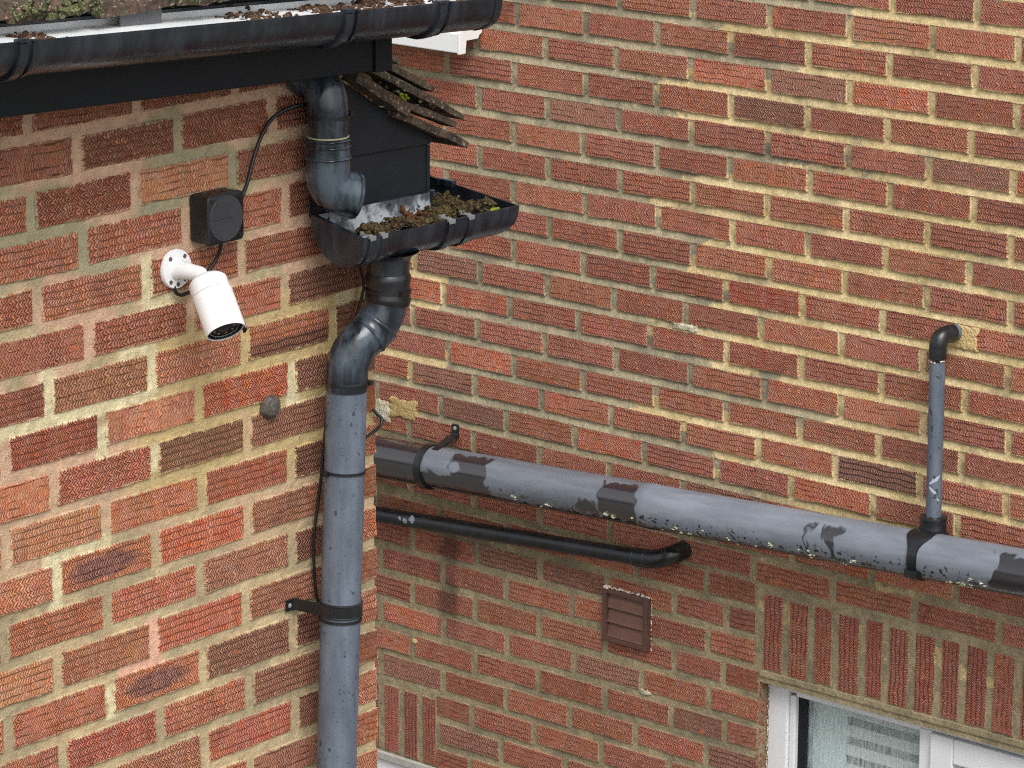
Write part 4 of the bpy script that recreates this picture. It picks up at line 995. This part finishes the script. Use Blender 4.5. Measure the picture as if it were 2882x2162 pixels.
# ------------------------------------------------------------------ vent grille
vg = thing('vent_grille', 'square brown louvred vent grille on the right wall', 'vent', (D, 1.241, -1.935))
Y0, Y1, ZB, ZT = 1.170, 1.3118, -1.9345, -1.7965
tk = .019; fw_ = .011
m = MB()
m.box(D - tk, D - .001, Y0, Y0 + fw_, ZB, ZT); m.box(D - tk, D - .001, Y1 - fw_, Y1, ZB, ZT); m.box(D - tk + .0003, D - .001, Y0 + fw_, Y1 - fw_, ZT - fw_, ZT - .0003); m.box(D - tk + .0003, D - .001, Y0 + fw_, Y1 - fw_, ZB + .0003, ZB + fw_)
m.build('frame', 'brown_dark', vg, bevel=.0015)
hh = (ZT - ZB - 2 * fw_) / 3
for k in range(3):
    z1 = ZT - fw_ - k * hh
    m = MB(); m.prism([(D - .004, 0, z1), (D - .0075, 0, z1 - .003), (D - .013, 0, z1 - hh + .006), (D - .0145, 0, z1 - hh + .001), (D - .011, 0, z1 - hh - .001), (D - .002, 0, z1 - hh + .004)], (0, Y0 + fw_ + .0005, 0), (0, Y1 - fw_ - .0005, 0)); m.build('louvre', 'brown', vg, bevel=.001)
m = MB(); m.box(D - .002, D - .0005, Y0 + .006, Y1 - .006, ZB + .006, ZT - .006); m.build('back_plate', 'dark', vg)
m = MB()
for i in range(70):
    t = rs.random() ** .8; lump(m, (D - .003 - rs.random() * .006, Y0 + (Y1 - Y0) * t, ZT + .001 + rs.uniform(-.001, .0025)), rs.uniform(.001, .0032), .8, .4)
for i in range(9): lump(m, (D - .010 + rs.gauss(0, .002), Y1 - .006 + rs.gauss(0, .003), ZT + .003 + rs.gauss(0, .002)), .0045, 1, .2)
for i in range(26): lump(m, (D - .001, Y0 - .002 + rs.gauss(0, .0008), rs.uniform(ZB, ZT)), rs.uniform(.0008, .0018), 1.4, .4)
m.build('sealant_bead', 'sealant', vg)

# ------------------------------------------------------------------ lower window
wx = D + .040
wi = thing('window', 'white plastic window with obscured glass at the lower right', 'window', (wx, .3, -3.0))
WT = -1.9385
def yz(name, y0, y1, z0, z1, x0, x1, mat='pvc', parent=wi, bevel=.004):
    m = MB(); m.box(x0, x1, y0, y1, z0, z1); return m.build(name, mat, parent, bevel=bevel)
fl = yz('frame_jamb', .776, .8345, -3.0, WT, wx, wx + .06)
yz('frame_bead', .758, .7755, -2.97, WT - .0335, wx + .008, wx + .05)
yz('frame_head', -.3395, .7755, WT - .022, WT, wx + .0004, wx + .06)
yz('frame_bead', .3915, .7575, WT - .034, WT - .0222, wx + .0085, wx + .05)
yz('frame_jamb', -.3995, -.34, -3.0, WT - .0222, wx, wx + .06)
yz('frame_sill', -.3995, .8345, -3.029, -3.0002, wx - .09, wx + .06)
yz('sash_stile', -.3395, -.28, -3.0, WT - .087, wx - .012, wx + .04)
yz('mullion', .353, .391, -3.0, WT - .0222, wx + .0002, wx + .06)
yz('sash_stile', .288, .3525, -3.0, WT - .0228, wx - .012, wx + .04)
yz('sash_rail', -.3395, .2875, WT - .086, WT - .0228, wx - .0118, wx + .04)
m = MB(); m.box(wx + .022, wx + .05, .734, .7578, -2.97, WT - .0342); m.build('gasket', 'rubber', wi)
m = MB(); m.box(wx + .030, wx + .034, .3915, .734, -2.97, WT - .0343); m.build('pane', 'glass', wi)
m = MB(); m.box(wx + .030, wx + .034, -.279, .2875, -2.999, WT - .0865); m.build('pane', 'glass', wi)
m = MB(); m.box(wx + .060, wx + .064, .640, .80, -3.0, -1.9); m.build('curtain', 'curtain', wi)
for k in range(20):
    zt_ = -1.980 - k * .050
    m = MB(); m.prism([(wx + .060, 0, zt_), (wx + .064, 0, zt_), (wx + .060, 0, zt_ - .026), (wx + .056, 0, zt_ - .026)], (0, -.38, 0), (0, .638, 0)); m.build('blind_slat', 'blind' if k % 1 == 0 else 'dark', wi)
m = MB(); m.box(wx + .32, wx + .33, -.5, .9, -3.1, -1.8); m.box(wx + .065, wx + .33, .840, .844, -3.1, -1.85); m.box(wx + .065, wx + .33, -.41, -.405, -3.1, -1.85); m.box(wx + .065, wx + .33, -.405, .84, -3.06, -3.05); m.box(wx + .065, wx + .33, -.405, .84, -1.86, -1.85); m.build('interior', 'dark', wi)
m = MB()
for i in range(70): lump(m, (D + rs.uniform(.0, .036), WIN_Y + .0005, rs.uniform(-2.3, -1.93)), rs.uniform(.0015, .004), 1.8, .5)
m.build('jamb_mortar', plain('jamb_mortar', c(150, 104, 88), .9, .1, .4, 60), wi)
m = MB()
for i in range(60): lump(m, (D + .037 + rs.uniform(-.002, .002), WIN_Y - .003, -1.95 - .006 * i + rs.uniform(-.003, .003)), rs.uniform(.0008, .002), 2.2, .4)
m.build('sealant_bead', 'sealant', wi)

# second opening under the left soldier course: only the head of its frame shows
w2 = thing('window', 'pale frame head under the three upright bricks at the bottom beside the left wall', 'window', (D, 2.2, -3.2))
m = MB(); m.box(D - .004, D + .06, 1.882, 2.998, -2.455, -2.4305); m.build('frame_head', plain('grey_white_paint', c(172, 168, 160), .6, .3, .2, 60), w2, bevel=.004)
m = MB(); m.box(D + .006, D + .06, 1.886, 2.998, -2.60, -2.4555); m.build('frame_rail', 'pvc', w2, bevel=.003)
m = MB(); m.box(D + .03, D + .036, 1.886, 2.998, -3.2, -2.6005); m.build('pane', 'glass', w2)
m = MB(); m.box(D + .2, D + .21, 1.87, 3.02, -3.25, -2.4); m.build('interior', 'dark', w2)

# ------------------------------------------------------------------ upper window sill
us = thing('window', 'white window with projecting sill on the right wall behind the upper gutter', 'window', (D, 2.1, -.48))
m = MB(); m.prism([(D - .085, 0, -.482), (D - .085, 0, -.433), (D - .080, 0, -.4285), (D - .002, 0, -.404), (D + .06, 0, -.395), (D + .06, 0, -.44), (D - .06, 0, -.447), (D - .063, 0, -.480)], (0, 1.735, 0), (0, 2.7, 0)); m.build('sill', 'white', us, bevel=.003)
m = MB(); m.prism([(D - .087, 0, -.484), (D - .087, 0, -.431), (D - .081, 0, -.4265), (D - .002, 0, -.402), (D - .002, 0, -.438), (D - .012, 0, -.444), (D - .016, 0, -.452), (D - .060, 0, -.452), (D - .064, 0, -.484)], (0, 1.7265, 0), (0, 1.7347, 0)); m.build('sill_end_cap', 'white', us, bevel=.0015)
m = MB(); m.box(D + .02, D + .08, 1.76, 2.62, -.398, -.33); m.box(D + .02, D + .08, 1.76, 1.82, -.3298, .9); m.box(D + .02, D + .08, 2.56, 2.62, -.3298, .9); m.build('frame', 'pvc', us, bevel=.003)
m = MB(); m.box(D + .05, D + .055, 1.8202, 2.5598, -.3298, .9); m.build('pane', 'glass', us)
m = MB(); m.box(D + .2, D + .21, 1.7, 2.65, -.45, .9); m.build('interior', 'dark', us)
m = MB(); m.box(D + .0, D + .02, 1.736, 1.762, -.42, .9); m.build('reveal_render', 'sealant', us)

print('right bricks', nright)
